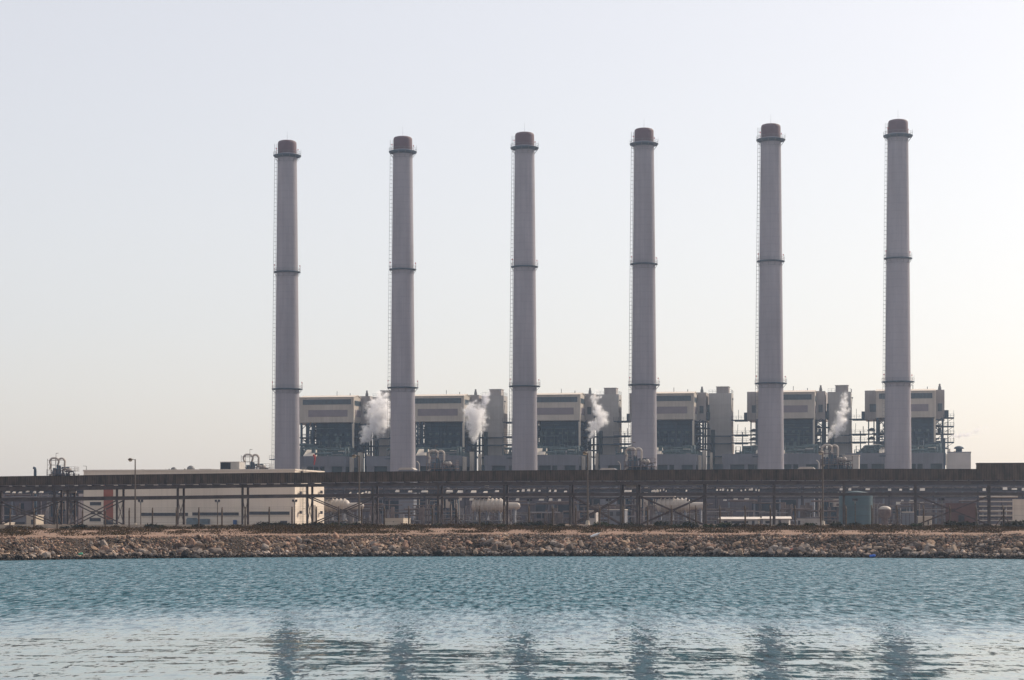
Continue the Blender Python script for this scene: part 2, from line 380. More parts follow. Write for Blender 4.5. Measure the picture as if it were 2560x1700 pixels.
def boulders():
    protos = [rock_mesh(s) for s in range(14)]; lows = [rock_mesh(s + 50, 1) for s in range(10)]
    items = []
    x = -500
    for i in range(34500):
        xp = rnd.uniform(-650, 3250); t = rnd.random() ** .95 * 1.02
        ds = shore_D(xp); Y = ds - .5 + t * (BW + 1.1)
        s = min(.66, 0.115 * math.exp(rnd.gauss(0, .48)) * (1.25 if t < .6 else .9) + .03)
        if t > .86: s *= .72
        X = px(xp, Y) + rnd.uniform(-.1, .1); s *= 1 + .8 * mnoise.noise(Vector((X * .22, Y * .35, 7)))
        items.append([s, xp, X, Y, t])
    items.sort(key=lambda q: -q[0])
    inview = [q for q in items if 8 < q[1] < 2552 and q[4] > .02]
    big = inview[:300]; bigid = set(id(q) for q in big); rest = [q for q in items if id(q) not in bigid]
    used = {}
    for q in big:
        s, xp, X, Y, t = q
        tn = rnd.choices(range(6), (5, 6, 4 if t < .6 else 8, 4, 5, 3))[0]
        if t < .38: tn = rnd.choice([0, 0, 4, 5, 4])
        if t < .22: tn = 6
        sh = rnd.randrange(6); row = 'at the waterline' if t < .24 else 'low on the bank' if t < .42 else 'halfway up the bank' if t < .7 else 'high on the bank'
        lab = lambda: f'{TONES[tn][0]} {SHAPES[sh][0]} boulder {row} {near_land(xp)}'
        k = 0
        while lab() in used and k < 8: sh = (sh + 1) % 6; k += 1
        if lab() in used:
            tn = (tn + 1) % 6 if tn < 6 else 6
        used[lab()] = 1
        z = bank_z(xp, Y) + .30 * s
        co, fa = protos[rnd.randrange(14)]
        key = rnd.randrange(14); mk = (key, tn)
        me = ROCKME.get(mk)
        if me is None:
            co, fa = protos[key]; me = bpy.data.meshes.new('boulder'); me.from_pydata(co.tolist(), [], fa.tolist()); me.materials.append(M_rock)
            ca = me.color_attributes.new('tone', 'FLOAT_COLOR', 'POINT'); c = TONES[tn][1]
            ca.data.foreach_set('color', np.tile([*c, 1.], len(co)).astype(np.float32)); ROCKME[mk] = me
        o = bpy.data.objects.new('boulder', me); col.objects.link(o); o.location = (X, Y, z)
        sc = SHAPES[sh][1]; o.scale = [s * c * 1.0 for c in sc]; o.rotation_euler = (rnd.uniform(-.35, .35), rnd.uniform(-.35, .35), rnd.uniform(0, 6.28))
        tag(o, lab(), 'boulder', 'boulders of the rock bank')
    V = []; Fa = []; C = []; n = 0
    for s, xp, X, Y, t in rest:
        co, fa = lows[rnd.randrange(10)]
        sc = np.array(SHAPES[rnd.randrange(6)][1]) * s
        a = rnd.uniform(0, 6.28); b_ = rnd.uniform(-.6, .6); e = Matrix.Rotation(a, 3, 'Z') @ Matrix.Rotation(b_, 3, 'X')
        p = (co * sc) @ np.array(e).T + np.array([X, Y, bank_z(xp, Y) + s * rnd.uniform(.0, .35)])
        V.append(p); Fa.append(fa + n); n += len(co)
        tn = rnd.choices(range(6), (4, 6, 3 if t < .6 else 10, 8, 6, 2))[0]
        if t < .34: tn = rnd.choice([0, 0, 4, 5, 3])
        k = rnd.uniform(.5, 1.3) * (1 + 1.1 * mnoise.noise(Vector((X * .3, Y * .6, 2)))); c = np.array([*[q * k for q in TONES[tn][1]], 1.])
        if t < .215 + rnd.uniform(-.02, .03): c[:3] *= .13
        elif t < .36 and rnd.random() < .6: c[:3] *= 1.25          # wet, weed-covered foot of the bank
        C.append(np.tile(c, (len(co), 1)))
    V = np.concatenate(V).astype(np.float32); Fa = np.concatenate(Fa).astype(np.int32); C = np.concatenate(C).astype(np.float32)
    me = bpy.data.meshes.new('rubble'); me.vertices.add(len(V)); me.vertices.foreach_set('co', V.ravel())
    me.loops.add(Fa.size); me.loops.foreach_set('vertex_index', Fa.ravel()); me.polygons.add(len(Fa))
    me.polygons.foreach_set('loop_start', np.arange(0, Fa.size, 3, dtype=np.int32)); me.update(calc_edges=True)
    me.materials.append(M_rock); ca = me.color_attributes.new('tone', 'FLOAT_COLOR', 'POINT'); ca.data.foreach_set('color', C.ravel())
    o = bpy.data.objects.new('rubble', me); col.objects.link(o)
    tag(o, 'loose small rocks filling the bank between the boulders', 'rocks', kind='stuff')
ROCKME = {}
boulders()

# ------------------------------------------------------------------ scrub and shrubs
def leaf_cloud(n, rad, size, seed, flat=.55):
    r = random.Random(seed); b = MB()
    lobes = [(Vector((r.uniform(-.6, .6), r.uniform(-.5, .5), r.uniform(.1, .5))), r.uniform(.3, .6)) for _ in range(7)]
    for _ in range(n):
        c, lr = r.choice(lobes); d = Vector((r.gauss(0, 1), r.gauss(0, 1), r.gauss(0, 1))).normalized() * lr * r.uniform(.35, 1.08)
        p = (c + d); p.z = abs(p.z) * flat * 1.3; p *= rad
        a = Vector((r.gauss(0, 1), r.gauss(0, 1), r.gauss(0, 1))).normalized(); u = a.orthogonal().normalized(); v = a.cross(u)
        s = size * r.uniform(.6, 1.5); b.add([p - u * s, p - v * s * .4, p + u * s, p + v * s * .4], [(0, 1, 2, 3)])
    return b
def shrubs():
    protos = []
    for k in range(8):
        m = (M_leafd, M_leafg, M_leafb, M_leafd)[k % 4]
        root = thing('shrub', 'x', 'shrub', (0, 0, -50), 0, 'shrubs along the fence')
        leaf_cloud(700, 1.0, .13, k).build('foliage', m, root)
        tw = MB(); r = random.Random(k)
        for _ in range(9):
            a = r.uniform(0, 6.28); tw.tube([(0, 0, -.15), (.25 * math.cos(a), .25 * math.sin(a), .3), (.7 * math.cos(a), .6 * math.sin(a), .5 + r.uniform(0, .35))], [.03, .02, .008], 4)
        tw.build('stem', M_twig, root); protos.append(root)
    named = ['dark', 'green', 'brown', 'blackish', 'dark', 'olive', 'brown', 'dark']
    spots = [(22, 1.3), (55, 1.0), (95, 1.2), (160, 1.1), (205, 1.3), (240, 1.0), (290, 1.1), (378, 1.35), (405, 1.0), (440, .9), (500, 1.2), (545, 1.0), (590, 1.1), (645, 1.5), (672, 1.7), (700, 1.5), (728, 1.4),
             (757, 1.4), (790, 1.6), (822, 1.5), (850, 1.4), (885, 1.5), (915, 1.3), (945, 1.2), (1008, 1.4), (1060, 1.0), (1095, 1.1), (1135, 1.3), (1172, 1.2), (1215, 1.3), (1250, 1.0), (1300, 1.3), (1345, 1.5),
             (1372, 1.0), (1400, 1.1), (1440, .9), (1502, 1.4), (1530, 1.0), (1565, 1.2), (1600, 1.0), (1657, 1.5), (1690, 1.1), (1727, 1.5), (1775, 1.2), (1812, 1.4), (1850, 1.2), (1905, 1.0), (1960, 1.3),
             (2020, 1.2), (2090, 1.6), (2140, 1.5), (2190, 1.1), (2240, 1.0), (2290, 1.2), (2340, 1.1), (2390, 1.6), (2425, 1.5), (2460, 1.2), (2530, 1.6), (2555, 1.7)]
    sizes = ['low', 'wide', 'small', 'bushy', 'ragged']; used = set()
    for i, (x, s) in enumerate(spots):
        k = rnd.randrange(8)
        if s >= 1.5: k = rnd.choice([0, 3, 4, 7])
        P = fence_P(x); Y = P.y - rnd.uniform(-2.2, 2.5); X = px(x, Y); z = bank_z(x, Y)
        w = s * rnd.uniform(.8, 1.0)
        for q in range(20):
            lab = f'{sizes[(i + q) % 5]} {named[k]} shrub along the fence {near_land(x)}'
            if lab not in used: break
        used.add(lab)
        o = dup(protos[k], (X, Y, z - .05), rnd.uniform(0, 6.28), lab, scale=(w * 1.2, w, w * .95))
    for p in protos:
        for c in list(p.children): bpy.data.objects.remove(c)
        bpy.data.objects.remove(p)
    # ground cover
    b = MB(); r = random.Random(5)
    for xc in range(-600, 3200, 5):
        for lane in range(3):
            ds = shore_D(xc) + BW + 1.5; yf = fence_P(xc).y
            dens = mnoise.noise(Vector((xc * .012, lane * 1.7, 0))) + mnoise.noise(Vector((xc * .04, lane * 3.1, 4))) * .7
            dens += {0: .04, 1: .16, 2: .32}[lane] + (.45 if 640 < xc < 950 else 0)
            if dens < -.02: continue
            t = (lane + r.uniform(.1, .9)) / 3 * .98 + .03; Y = ds + (yf + 2 - ds) * t; X = px(xc, Y); z = bank_z(xc, Y)
            hh = .26 + .34 * min(1, dens) * r.uniform(.4, 1.2)
            for _ in range(int(34 + 60 * min(1.2, dens))):
                p = Vector((X + r.gauss(0, .55), Y + r.gauss(0, 1.0), z + r.random() ** 1.3 * hh))
                a = Vector((r.gauss(0, 1), r.gauss(0, 1), r.gauss(0, .6))).normalized(); u = a.orthogonal().normalized(); v = a.cross(u); s = r.uniform(.07, .17)
                b.add([p - u * s, p - v * s * .35, p + u * s, p + v * s * .35], [(0, 1, 2, 3)])
    m = mat('scrub_cover', (.085, .046, .024), .95, var=.3, vscale=.35, col2=(.040, .038, .016), shiftrand=False, spec=.1)
    o = b.build('scrub', m); tag(o, 'dry brown and olive scrub covering the sandy strip', 'ground cover', kind='stuff')
shrubs()

# ------------------------------------------------------------------ litter on the bank
def litter():
    def at(x, t, up=.25):
        Y = shore_D(x) - .3 + t * BW; return (px(x, Y), Y, bank_z(x, Y) + up)
    b = MB(); b.lathe([(.14, 0), (.17, .05), (.17, .62), (.10, .72), (.05, .78)], n=14)
    o = b.build('plastic_drum', M_plblue, loc=at(2174, .05, .42)); o.rotation_euler = (R(82), 0, R(75)); tag(o, 'small bright blue plastic drum lying at the waterline below the teal tank', 'drum')
    b = MB(); b.lathe([(.10, 0), (.15, .06), (.15, .5), (.05, .62)], n=12)
    o = b.build('plastic_bottle', M_plgreen, loc=at(197, .2, .45)); o.rotation_euler = (R(85), 0, R(60)); tag(o, 'green plastic bottle lying on low rocks below the warehouse corner', 'bottle')
    b = MB(); b.lathe([(.10, 0), (.13, .04), (.12, .4), (.09, .44)], n=12)
    o = b.build('tin_can', M_red, loc=at(1976, .3, .42)); o.rotation_euler = (R(85), 0, R(100)); tag(o, 'red tin lying low among the rocks below the flat grey shed', 'can')
    b = MB(); b.tube([(-.7, 0, 0), (-.3, .05, .16), (.1, 0, .30), (.55, .05, .52)], [.10, .17, .16, .05], 8)
    o = b.build('plastic_sheet', M_plwhite, loc=at(1490, .86, .35)); tag(o, 'crumpled white plastic sheet near the bank top below the third lamp', 'sheet')
litter()

# ------------------------------------------------------------------ kerb behind the fence
def kerb_and_road():
    b = MB(); u0, u1 = rowu(-900, 9, 320), rowu(3500, 9, 320)
    b.box(u0, u1, 0, .35, -.6, .42)
    o = b.build('kerb', M_kerb); o.location = rowxy(0, 9, 320, Z0 - .05); o.rotation_euler = (0, 0, -TH); tag(o, kind='structure')
    b = MB(); b.box(u0, u1, .6, 14, -.5, .02); o = b.build('road', M_road); o.location = rowxy(0, 9, 320, Z0 + .02); o.rotation_euler = (0, 0, -TH); tag(o, kind='structure')
kerb_and_road()

# ------------------------------------------------------------------ fence
def fence():
    xs = [25, 85, 143, 206, 263, 323, 381, 441, 497, 555, 613, 673, 730, 791, 847, 904, 961, 1022, 1081, 1140, 1199, 1260, 1322, 1382, 1439, 1499, 1557, 1619, 1679, 1740, 1800, 1863, 1926, 1988, 2052, 2115, 2180, 2243, 2309, 2375, 2441, 2509]
    xs = [-398, -338, -277, -217, -156, -96, -36] + xs + [2577, 2645, 2713, 2781, 2849, 2918]
    o = fence_P(1280); root = thing('boundary_fence', 'long security fence of cranked concrete posts and wires behind the scrub', 'fence', (o.x, o.y, fence_z(1280)), -TH)
    tops = []
    for x in xs:
        u = rowu(x, 0, 320) - rowu(1280, 0, 320); dz = fence_z(x) - fence_z(1280)
        b = MB(); h = 2.55; w = .12
        b.tube([(0, 0, -.4), (0, 0, h)], w, 6)
        b.tube([(0, 0, h), (-.10, .36, h + .52)], [w, w * .7], 6)
        if x in (1140, 2509):
            for sgn in (-1, 1): b.tube([(0, 0, h * .68), (sgn * 1.45, 0, -.2)], .07, 6)
            b.tube([(0, 0, 0), (0, 0, h)], .12, 6)
        b.build('post', M_fpost, root, (u, 0, dz)); tops.append((u, dz))
    b = MB()
    for z in (.15, .9, 1.7, 2.45):
        for (u, dz), (u2, dz2) in zip(tops, tops[1:]): b.bar((u, 0, z + dz), (u2, 0, z + dz2), .018)
    for k in (0.2, .6, 1.0):
        for (u, dz), (u2, dz2) in zip(tops, tops[1:]): b.bar((u - .1 * k, .36 * k, 2.55 + .52 * k + dz), (u2 - .1 * k, .36 * k, 2.55 + .52 * k + dz2), .016)
    b.build('wire', M_wire, root)
fence()

# ------------------------------------------------------------------ street lamps and masts
def street_lamp(name, label, x, ybase, ytop, arm, D=334, group='street lamps behind the fence', head=1.0):
    P = rowp(x, 0, D); z = pz(ybase, P.y); h = pz(ytop, P.y) - z
    root = thing(name, label, 'street lamp', (P.x, P.y, z), 0, group)
    b = MB(); b.lathe([(.42, -.4), (.42, .25), (.3, .32), (.26, .8), (.17, .9)], n=12); b.build('base', M_kerb, root)
    b = MB(); b.tube([(0, 0, .2), (0, 0, h * .5), (0, 0, h)], [.15, .12, .085], 8); b.build('pole', M_pole, root)
    b = MB(); a = Vector((arm[0], arm[1], 0)); tip = Vector((0, 0, h - .05)) + a
    b.tube([(0, 0, h - .15), tuple(Vector((0, 0, h + .02)) + a * .5), tuple(tip)], .05, 6); b.build('arm', M_pole, root)
    b = MB(); hh = head
    b.lathe([(.05, .22), (.22, .18), (.36, .05), (.38, -.05), (.30, -.10)], c=tip, n=14)
    hd = b.build('lamp_head', M_lamp, root)
    b = MB(); b.lathe([(.29, -.105), (.27, -.22), (.16, -.30), (.04, -.33)], c=tip, n=12); b.build('lens', M_lens, hd)
street_lamp('street_lamp', 'tall brown street lamp in front of the orange stripe side of the warehouse', 338, 1322, 1148, (-.72, -.2))
street_lamp('street_lamp', 'tall street lamp between the warehouse end and the second chimney', 898, 1318, 1139, (-.75, -.3))
street_lamp('street_lamp', 'tall street lamp standing just beyond the third chimney', 1469, 1316, 1132, (-.42, -.8))
street_lamp('street_lamp', 'tall street lamp standing beside the teal tank', 2057, 1317, 1131, (-.42, -.8))
def masts():
    P = rowp(352, 0, 345); z = Z0; h = 3.9
    root = thing('floodlight_mast', 'short twin floodlight mast beside the first warehouse lamp', 'floodlight', (P.x, P.y, z), 0, 'floodlight masts inside the fence')
    b = MB(); b.tube([(0, 0, -.2), (0, 0, h)], [.075, .055], 6); b.build('pole', M_fpost, root)
    b = MB(); b.bar((-.35, 0, h), (.35, 0, h), .08); b.bar((0, 0, h - .4), (0, 0, h + .1), .16); b.build('bracket', M_steel, root)
    for s in (-1, 1):
        b = MB(); b.box(-.2 + s * .24, .14 + s * .24, -.16, .1, h + .06, h + .38); b.box(-.17 + s * .24, .11 + s * .24, -.2, -.15, h + .1, h + .34); b.build('lamp', M_deck, root)
    for x, l in ((544, 'short twin floodlight mast in front of the second warehouse window band'), (737, 'short twin floodlight mast at the sunlit corner of the warehouse'),
                 (1127, 'short twin floodlight mast beside the strutted fence post'), (1324, 'short twin floodlight mast under the third chimney'), (1522, 'short twin floodlight mast in front of the dark bay beside the twin trestle'),
                 (1724, 'short twin floodlight mast in front of the last ribbed tank'), (2138, 'short twin floodlight mast in front of the teal tank'), (2355, 'short twin floodlight mast beside the brown hut')):
        P = rowp(x, 0, 345); dup(root, (P.x, P.y, z), rnd.uniform(-.3, .3), l)
masts()

# ------------------------------------------------------------------ conveyor bridge
TC = R(9.0); DC = 400.
def convP(x, off=0.):
    a = (x - 1280) / F; Y = (DC * math.cos(TC) + off) / (a * math.sin(TC) + math.cos(TC)); return Vector((a * Y, Y, 0))
def conv_local(x, y):       # local coords (u along bridge, z above root)
    P = convP(x); return (P.x * math.cos(TC) - (P.y - DC) * math.sin(TC), pz(y, P.y) - Z0)
def conveyor():
    root = thing('conveyor_bridge', 'long brown clad conveyor gallery on steel trestles crossing the whole view', 'conveyor', (0, DC, Z0), -TC)
    kx = [-900, 0, 220, 440, 680, 920, 1140, 1360, 1560, 1760, 1970, 2180, 2443]
    top = [1203, 1191, 1188, 1185, 1182, 1179.5, 1177.3, 1175.5, 1174.7, 1174, 1173, 1172, 1172.5]
    bot = [1224, 1213.5, 1211.5, 1210, 1208, 1204.5, 1203, 1202, 1201.3, 1200.5, 1200.3, 1200, 1200.5]
    bt = [1228, 1217, 1215, 1213, 1211, 1208, 1206.3, 1205, 1204, 1203.5, 1203, 1202.5, 1202.5]
    bb = [1236, 1226.5, 1223.5, 1220, 1217, 1214, 1212.7, 1211.7, 1211, 1210, 1210, 1210, 1210]
    mt = [1248, 1246, 1242, 1240, 1236.5, 1235, 1234, 1233, 1232.5, 1232, 1231.8, 1231.5, 1231.5]
    mb_ = [1258, 1253, 1250, 1247, 1244, 1241, 1240, 1239.3, 1238.8, 1238.3, 1238, 1238, 1238]
    def fy(x, t): return interp(x, kx, t)
    xs = list(range(-800, 2440, 120)) + [2443]
    W = 3.9
    def strip(b, ta, tb_, v0, v1, xs=xs):
        for xa, xb in zip(xs, xs[1:]):
            (u0, za0), (u0b, zb0) = conv_local(xa, fy(xa, ta)), conv_local(xa, fy(xa, tb_)); (u1, za1), (u1b, zb1) = conv_local(xb, fy(xb, ta)), conv_local(xb, fy(xb, tb_))
            vs = [(u0, v0, zb0), (u1, v0, zb1), (u1, v1, zb1), (u0, v1, zb0), (u0, v0, za0), (u1, v0, za1), (u1, v1, za1), (u0, v1, za0)]
            fs = [(0, 3, 2, 1), (4, 5, 6, 7), (0, 1, 5, 4), (2, 3, 7, 6)]
            if xa == xs[0]: fs.append((3, 0, 4, 7))
            if xb == xs[-1]: fs.append((1, 2, 6, 5))
            b.add(vs, fs)
    b = MB(); strip(b, top, bot, 0, W)
    # raised ribs of the cladding, two rows of panels
    ua = conv_local(-800, 1200)[0]; ub = conv_local(2443, 1200)[0]
    def at_u(u, t):
        x = interp(u, [conv_local(q, 1200)[0] for q in (-900, 0, 640, 1280, 1920, 2443, 3400)], [-900, 0, 640, 1280, 1920, 2443, 3400]); return conv_local(x, fy(x, t))[1]
    u = ua
    while u < ub:
        zt, zb = at_u(u, top), at_u(u, bot); zm = (zt + zb) / 2 - .1
        b.box(u, u + .13, -.05, 0, zm + .04, zt - .05); b.box(u + .05, u + .15, -.035, 0, zb + .03, zm - .04); u += .43
    b.build('cladding', M_conv, root)
    xe = list(range(-800, 2440, 120)) + [2443]
    b = MB()
    for xa, xb in zip(xe, xe[1:]):
        u0, z0 = conv_local(xa, fy(xa, top)); u1, z1 = conv_local(xb, fy(xb, top))
        b.add([(u0, -.12, z0 + .01), (u1, -.12, z1 + .01), (u1, W / 2, z1 + .03), (u0, W / 2, z0 + .03), (u1, W + .12, z1 + .01), (u0, W + .12, z0 + .01)], [(0, 1, 2, 3), (3, 2, 4, 5)])
    b.build('roof', M_convr, root)
    # taller head house at the end
    b = MB(); u0, z1 = conv_local(2443, 1159); u1 = conv_local(3300, 1159)[0]; zb = conv_local(2443, 1200.5)[1]
    b.box(u0 + .02, u1, -.25, W + .6, zb, z1)
    u = u0 + .1
    while u < u1: b.box(u, u + .13, -.30, -.25, zb + .05, z1 - .05); u += .43
    b.build('head_house', M_conv, root)
    b = MB(); b.box(u0 - .1, u1, -.35, W + .7, z1 + .004, z1 + .12); b.build('head_house_roof', M_convr, root)
    # main girders, lower walkway beam
    xs2 = list(range(-800, 3300, 120))
    for nm, ta, tb_ in (('girder', bt, bb), ('walkway_beam', mt, mb_)):
        for v in (0, W - .2):
            b = MB(); strip(b, ta, tb_, v + .05, v + .2, xs2)
            for xa, xb in zip(xs2, xs2[1:]):       # flanges of the plate girder
                for t in (ta, tb_):
                    p0 = conv_local(xa, fy(xa, t)); p1 = conv_local(xb, fy(xb, t)); b.bar((p0[0], v + .12, p0[1]), (p1[0], v + .12, p1[1]), .42, .07)
            b.build(nm, M_cst, root)
    # cross joists showing as dark ends, and a service pipe
    b = MB(); u = ua
    while u < ub + 40: z = at_u(u, bt); b.box(u, u + .22, -.35, W + .2, z - .02, z + .28); u += 2.55
    b.build('cross_joist', M_deck, root)
    b = MB()
    pts = []
    for x in xs2: q = conv_local(x, fy(x, bot) + 1.0); pts.append((q[0], -.30, q[1]))
    b.tube(pts, .045, 6); b.build('service_pipe', M_pipeg, root)
    # trestles
    frames = [-20, 140.5 - 8, 166, 289, 455 - 14, 603, 765, 929, 1092, 1257, 1422, 1549, 1590, 1757, 1931, 2106, 2286, 2471, 2660]
    X = lambda x, y: conv_local(x, y)
    for fx in frames:
        u, zt = X(fx + 3, fy(fx, bt))
        zm = X(fx + 3, fy(fx, mb_))[1]
        for v in (.1, W - .1):
            b = MB(); h = .36
            b.box(u - .18, u - .14, v - .18, v + .18, -.3, zt); b.box(u + .14, u + .18, v - .18, v + .18, -.3, zt); b.box(u - .14, u + .14, v - .03, v + .03, -.3, zt)
            b.box(u - .4, u + .4, v - .4, v + .4, -.35, .25)
            b.build('column', M_cst if v < 1 else M_rust, root)
        b = MB(); b.bar((u, .1, zm - .1), (u, W - .1, .4), .1); b.bar((u, W - .1, zm - .1), (u, .1, .4), .1); b.bar((u, .1, zm), (u, W - .1, zm), .2); b.bar((u, .1, zt - .3), (u, W - .1, zt - .3), .2)
        b.build('frame_brace', M_cst, root)
    for xa, xb in ((-20, 132), (169, 289), (768, 929), (1425, 1550), (1594, 1757), (2289, 2471)):
        for v in (.1, W - .1):
            b = MB(); (ua_, _), (ub_, _) = X(xa + 3, 1200), X(xb + 3, 1200); za = X(xa, fy(xa, mb_))[1] - .1; zb = X(xb, fy(xb, mb_))[1] - .1
            b.bar((ua_, v, za), (ub_, v, .2), .16, .2); b.bar((ua_, v + .05, .2), (ub_, v + .05, zb), .16, .2)
            b.box((ua_ + ub_) / 2 - .4, (ua_ + ub_) / 2 + .4, v - .09, v - .02, za / 2 - .2, za / 2 + .4)
            b.build('cross_brace', M_rust if v < 1 and 1400 < xa else M_cst, root)
    for xa in (151, 1563):
        u0, z1 = X(xa, fy(xa, bb) + 1); u1, z0 = X(xa + 29, fy(xa, bb) + 8); b = MB(); b.box(u0, u1, 1.2, 1.3, z0, z1)
        for k in range(9): uu = u0 + (u1 - u0) * k / 8; b.box(uu, uu + .12, 1.14, 1.2, z0, z1)
        b.build('side_panel', M_shed, root)
conveyor()

# ------------------------------------------------------------------ warehouse behind the conveyor
def warehouse():
    d0 = 497.; u0 = rowu(209, 0, d0); u1 = rowu(737, 0, d0); O = rowxy(u0, 0, d0, Z0)
    root = thing('warehouse', 'long cream warehouse with orange stripe, dark window bands and sunlit end wall', 'warehouse', O, -TH)
    L = u1 - u0; Dp = 24.; h0 = 12.3; h1 = 12.0
    lx = lambda x: rowu(x, 0, d0) - u0
    lz = lambda x, y: pz(y, rowp(x, 0, d0).y) - Z0
    b = MB(); b.box(0, L, 0, Dp, -.3, h0); b.build('wall', M_wh, root)
    b = MB(); b.box(-.12, L + .12, -.12, .1, h0 + .003, h0 + .35); b.box(-.12, L + .12, Dp - .1, Dp + .12, h0 + .003, h0 + .35)
    b.box(L - .1, L + .14, .102, Dp - .102, h0 + .004, h0 + .349); b.box(-.14, .1, .102, Dp - .102, h0 + .004, h0 + .349); b.build('parapet', M_wtrim, root)
    b = MB(); b.box(.2, L - .2, .2, Dp - .2, h0 + .01, h0 + .12); b.build('roof', M_wtrim, root)
    b = MB(); b.box(lx(259), lx(283), -.06, 0, lz(270, 1299), lz(270, 1203)); b.build('orange_stripe', M_orange, root)
    b = MB(); b.box(lx(259), lx(283), -.08, 0, -.1, lz(270, 1300)); b.box(lx(270.5), lx(271.5), -.12, -.08, -.1, lz(270, 1300)); b.build('door', M_win, root)
    for xa, xb, ya, yb in ((225, 253, 1255, 1263.5), (224, 252, 1295, 1303.5), (353, 470, 1282, 1290), (481, 597, 1281, 1289), (618, 724, 1279, 1287)):
        b = MB(); b.box(lx(xa), lx(xb), -.07, 0, lz(xa, yb), lz(xa, ya)); w = b.build('window', M_win, root)
        b = MB(); b.box(lx(xa) - .1, lx(xb) + .1, -.16, -.0705, lz(xa, yb) - .12, lz(xa, yb)); b.build('sill', M_wtrim, w)
    b = MB(); b.box(lx(701), lx(718), -.09, 0, -.1, lz(710, 1302)); b.build('door', M_win, root)
    b = MB(); b.box(lx(470), lx(525), -1.2, -.02, -.1, lz(500, 1297)); b.box(lx(472), lx(498), -1.22, -1.2, .4, 1.6); b.build('store_cabinet', M_bluegr, root)
    b = MB(); b.box(lx(586), lx(593), -1.0, -.1, -.1, 1.1); b.build('waste_bin', M_blue, root)
    # end wall: ladder with cage, floodlights, pipes
    b = MB()
    for y in (5.0, 5.6): b.bar((L + .35, y, .2), (L + .35, y, h0 + 1.2), .06)
    z = .4
    while z < h0 + 1: b.bar((L + .35, 5.0, z), (L + .35, 5.6, z), .05); z += .45
    z = 2.4
    while z < h0 + 1: b.tube([(L + .35, 4.9, z), (L + .9, 4.9, z), (L + 1.05, 5.3, z), (L + .9, 5.7, z), (L + .35, 5.7, z)], .03, 4); z += 1.3
    for y in (4.95, 5.65): b.bar((L + .95, y, 2.4), (L + .95, y, h0 + 1), .05)
    b.build('ladder', M_steel, root)
    for y, z in ((20, 7.4), (20, 2.6), (3, 7.0), (3, 2.6), (4.0, 11.6)):
        b = MB(); b.box(L, L + .5, y - .25, y + .25, z, z + .15); b.box(L + .3, L + .75, y - .4, y + .4, z - .1, z + .6); b.build('wall_light', M_deck, root)
    b = MB()
    for y in (14.0, 15.0, 16.0): b.tube([(L + .15, y, 0), (L + .15, y, 4.6)], .08, 6)
    b.build('pipe', M_pipeg, root)
    # roof furniture
    for x, s in ((425, .75), (468, 1.0)):
        b = MB(); c = Vector((lx(x), 2.5, h0)); b.tube([c, c + Vector((0, 0, .45 * s))], .16, 8)
        n = 14; vs = []; rr = .95 * s
        prof = [(rr * math.cos(R(a)), .35 * s + rr * math.sin(R(a))) for a in range(0, 91, 15)]
        b.lathe([(.05, .3 * s), (rr * .9, .3 * s)] + prof, c=c, n=18); b.box(c.x - 1.6 * s, c.x - 1.3 * s, 2.4, 2.6, h0, h0 + .6)
        b.build('roof_vent', M_steel, root)
    x0, x1 = lx(540), lx(588)
    b = MB(); b.box(x0, x1, 3, 7, h0 + .15, h0 + 2.05); b.box(x0 - .05, x1 + .05, 2.95, 7.05, h0 + 2.053, h0 + 2.15); u = b.build('rooftop_unit', M_shed, root)
    b = MB(); b.box(x0 + .1, lx(566), 2.93, 3, h0 + .25, h0 + 1.95); b.build('louvre', M_halld, u)
    b = MB(); b.box(lx(491), lx(521), 2, 5, h0 + .15, h0 + .5); b.build('roof_hatch', M_shed, root)
    b = MB(); b.box(lx(345), lx(352), 2, 3, h0 + .15, h0 + .45); b.tube([(lx(407), 2, h0), (lx(407), 2, h0 + .6)], .05, 5); b.build('roof_pipe', M_shed, root)
warehouse()

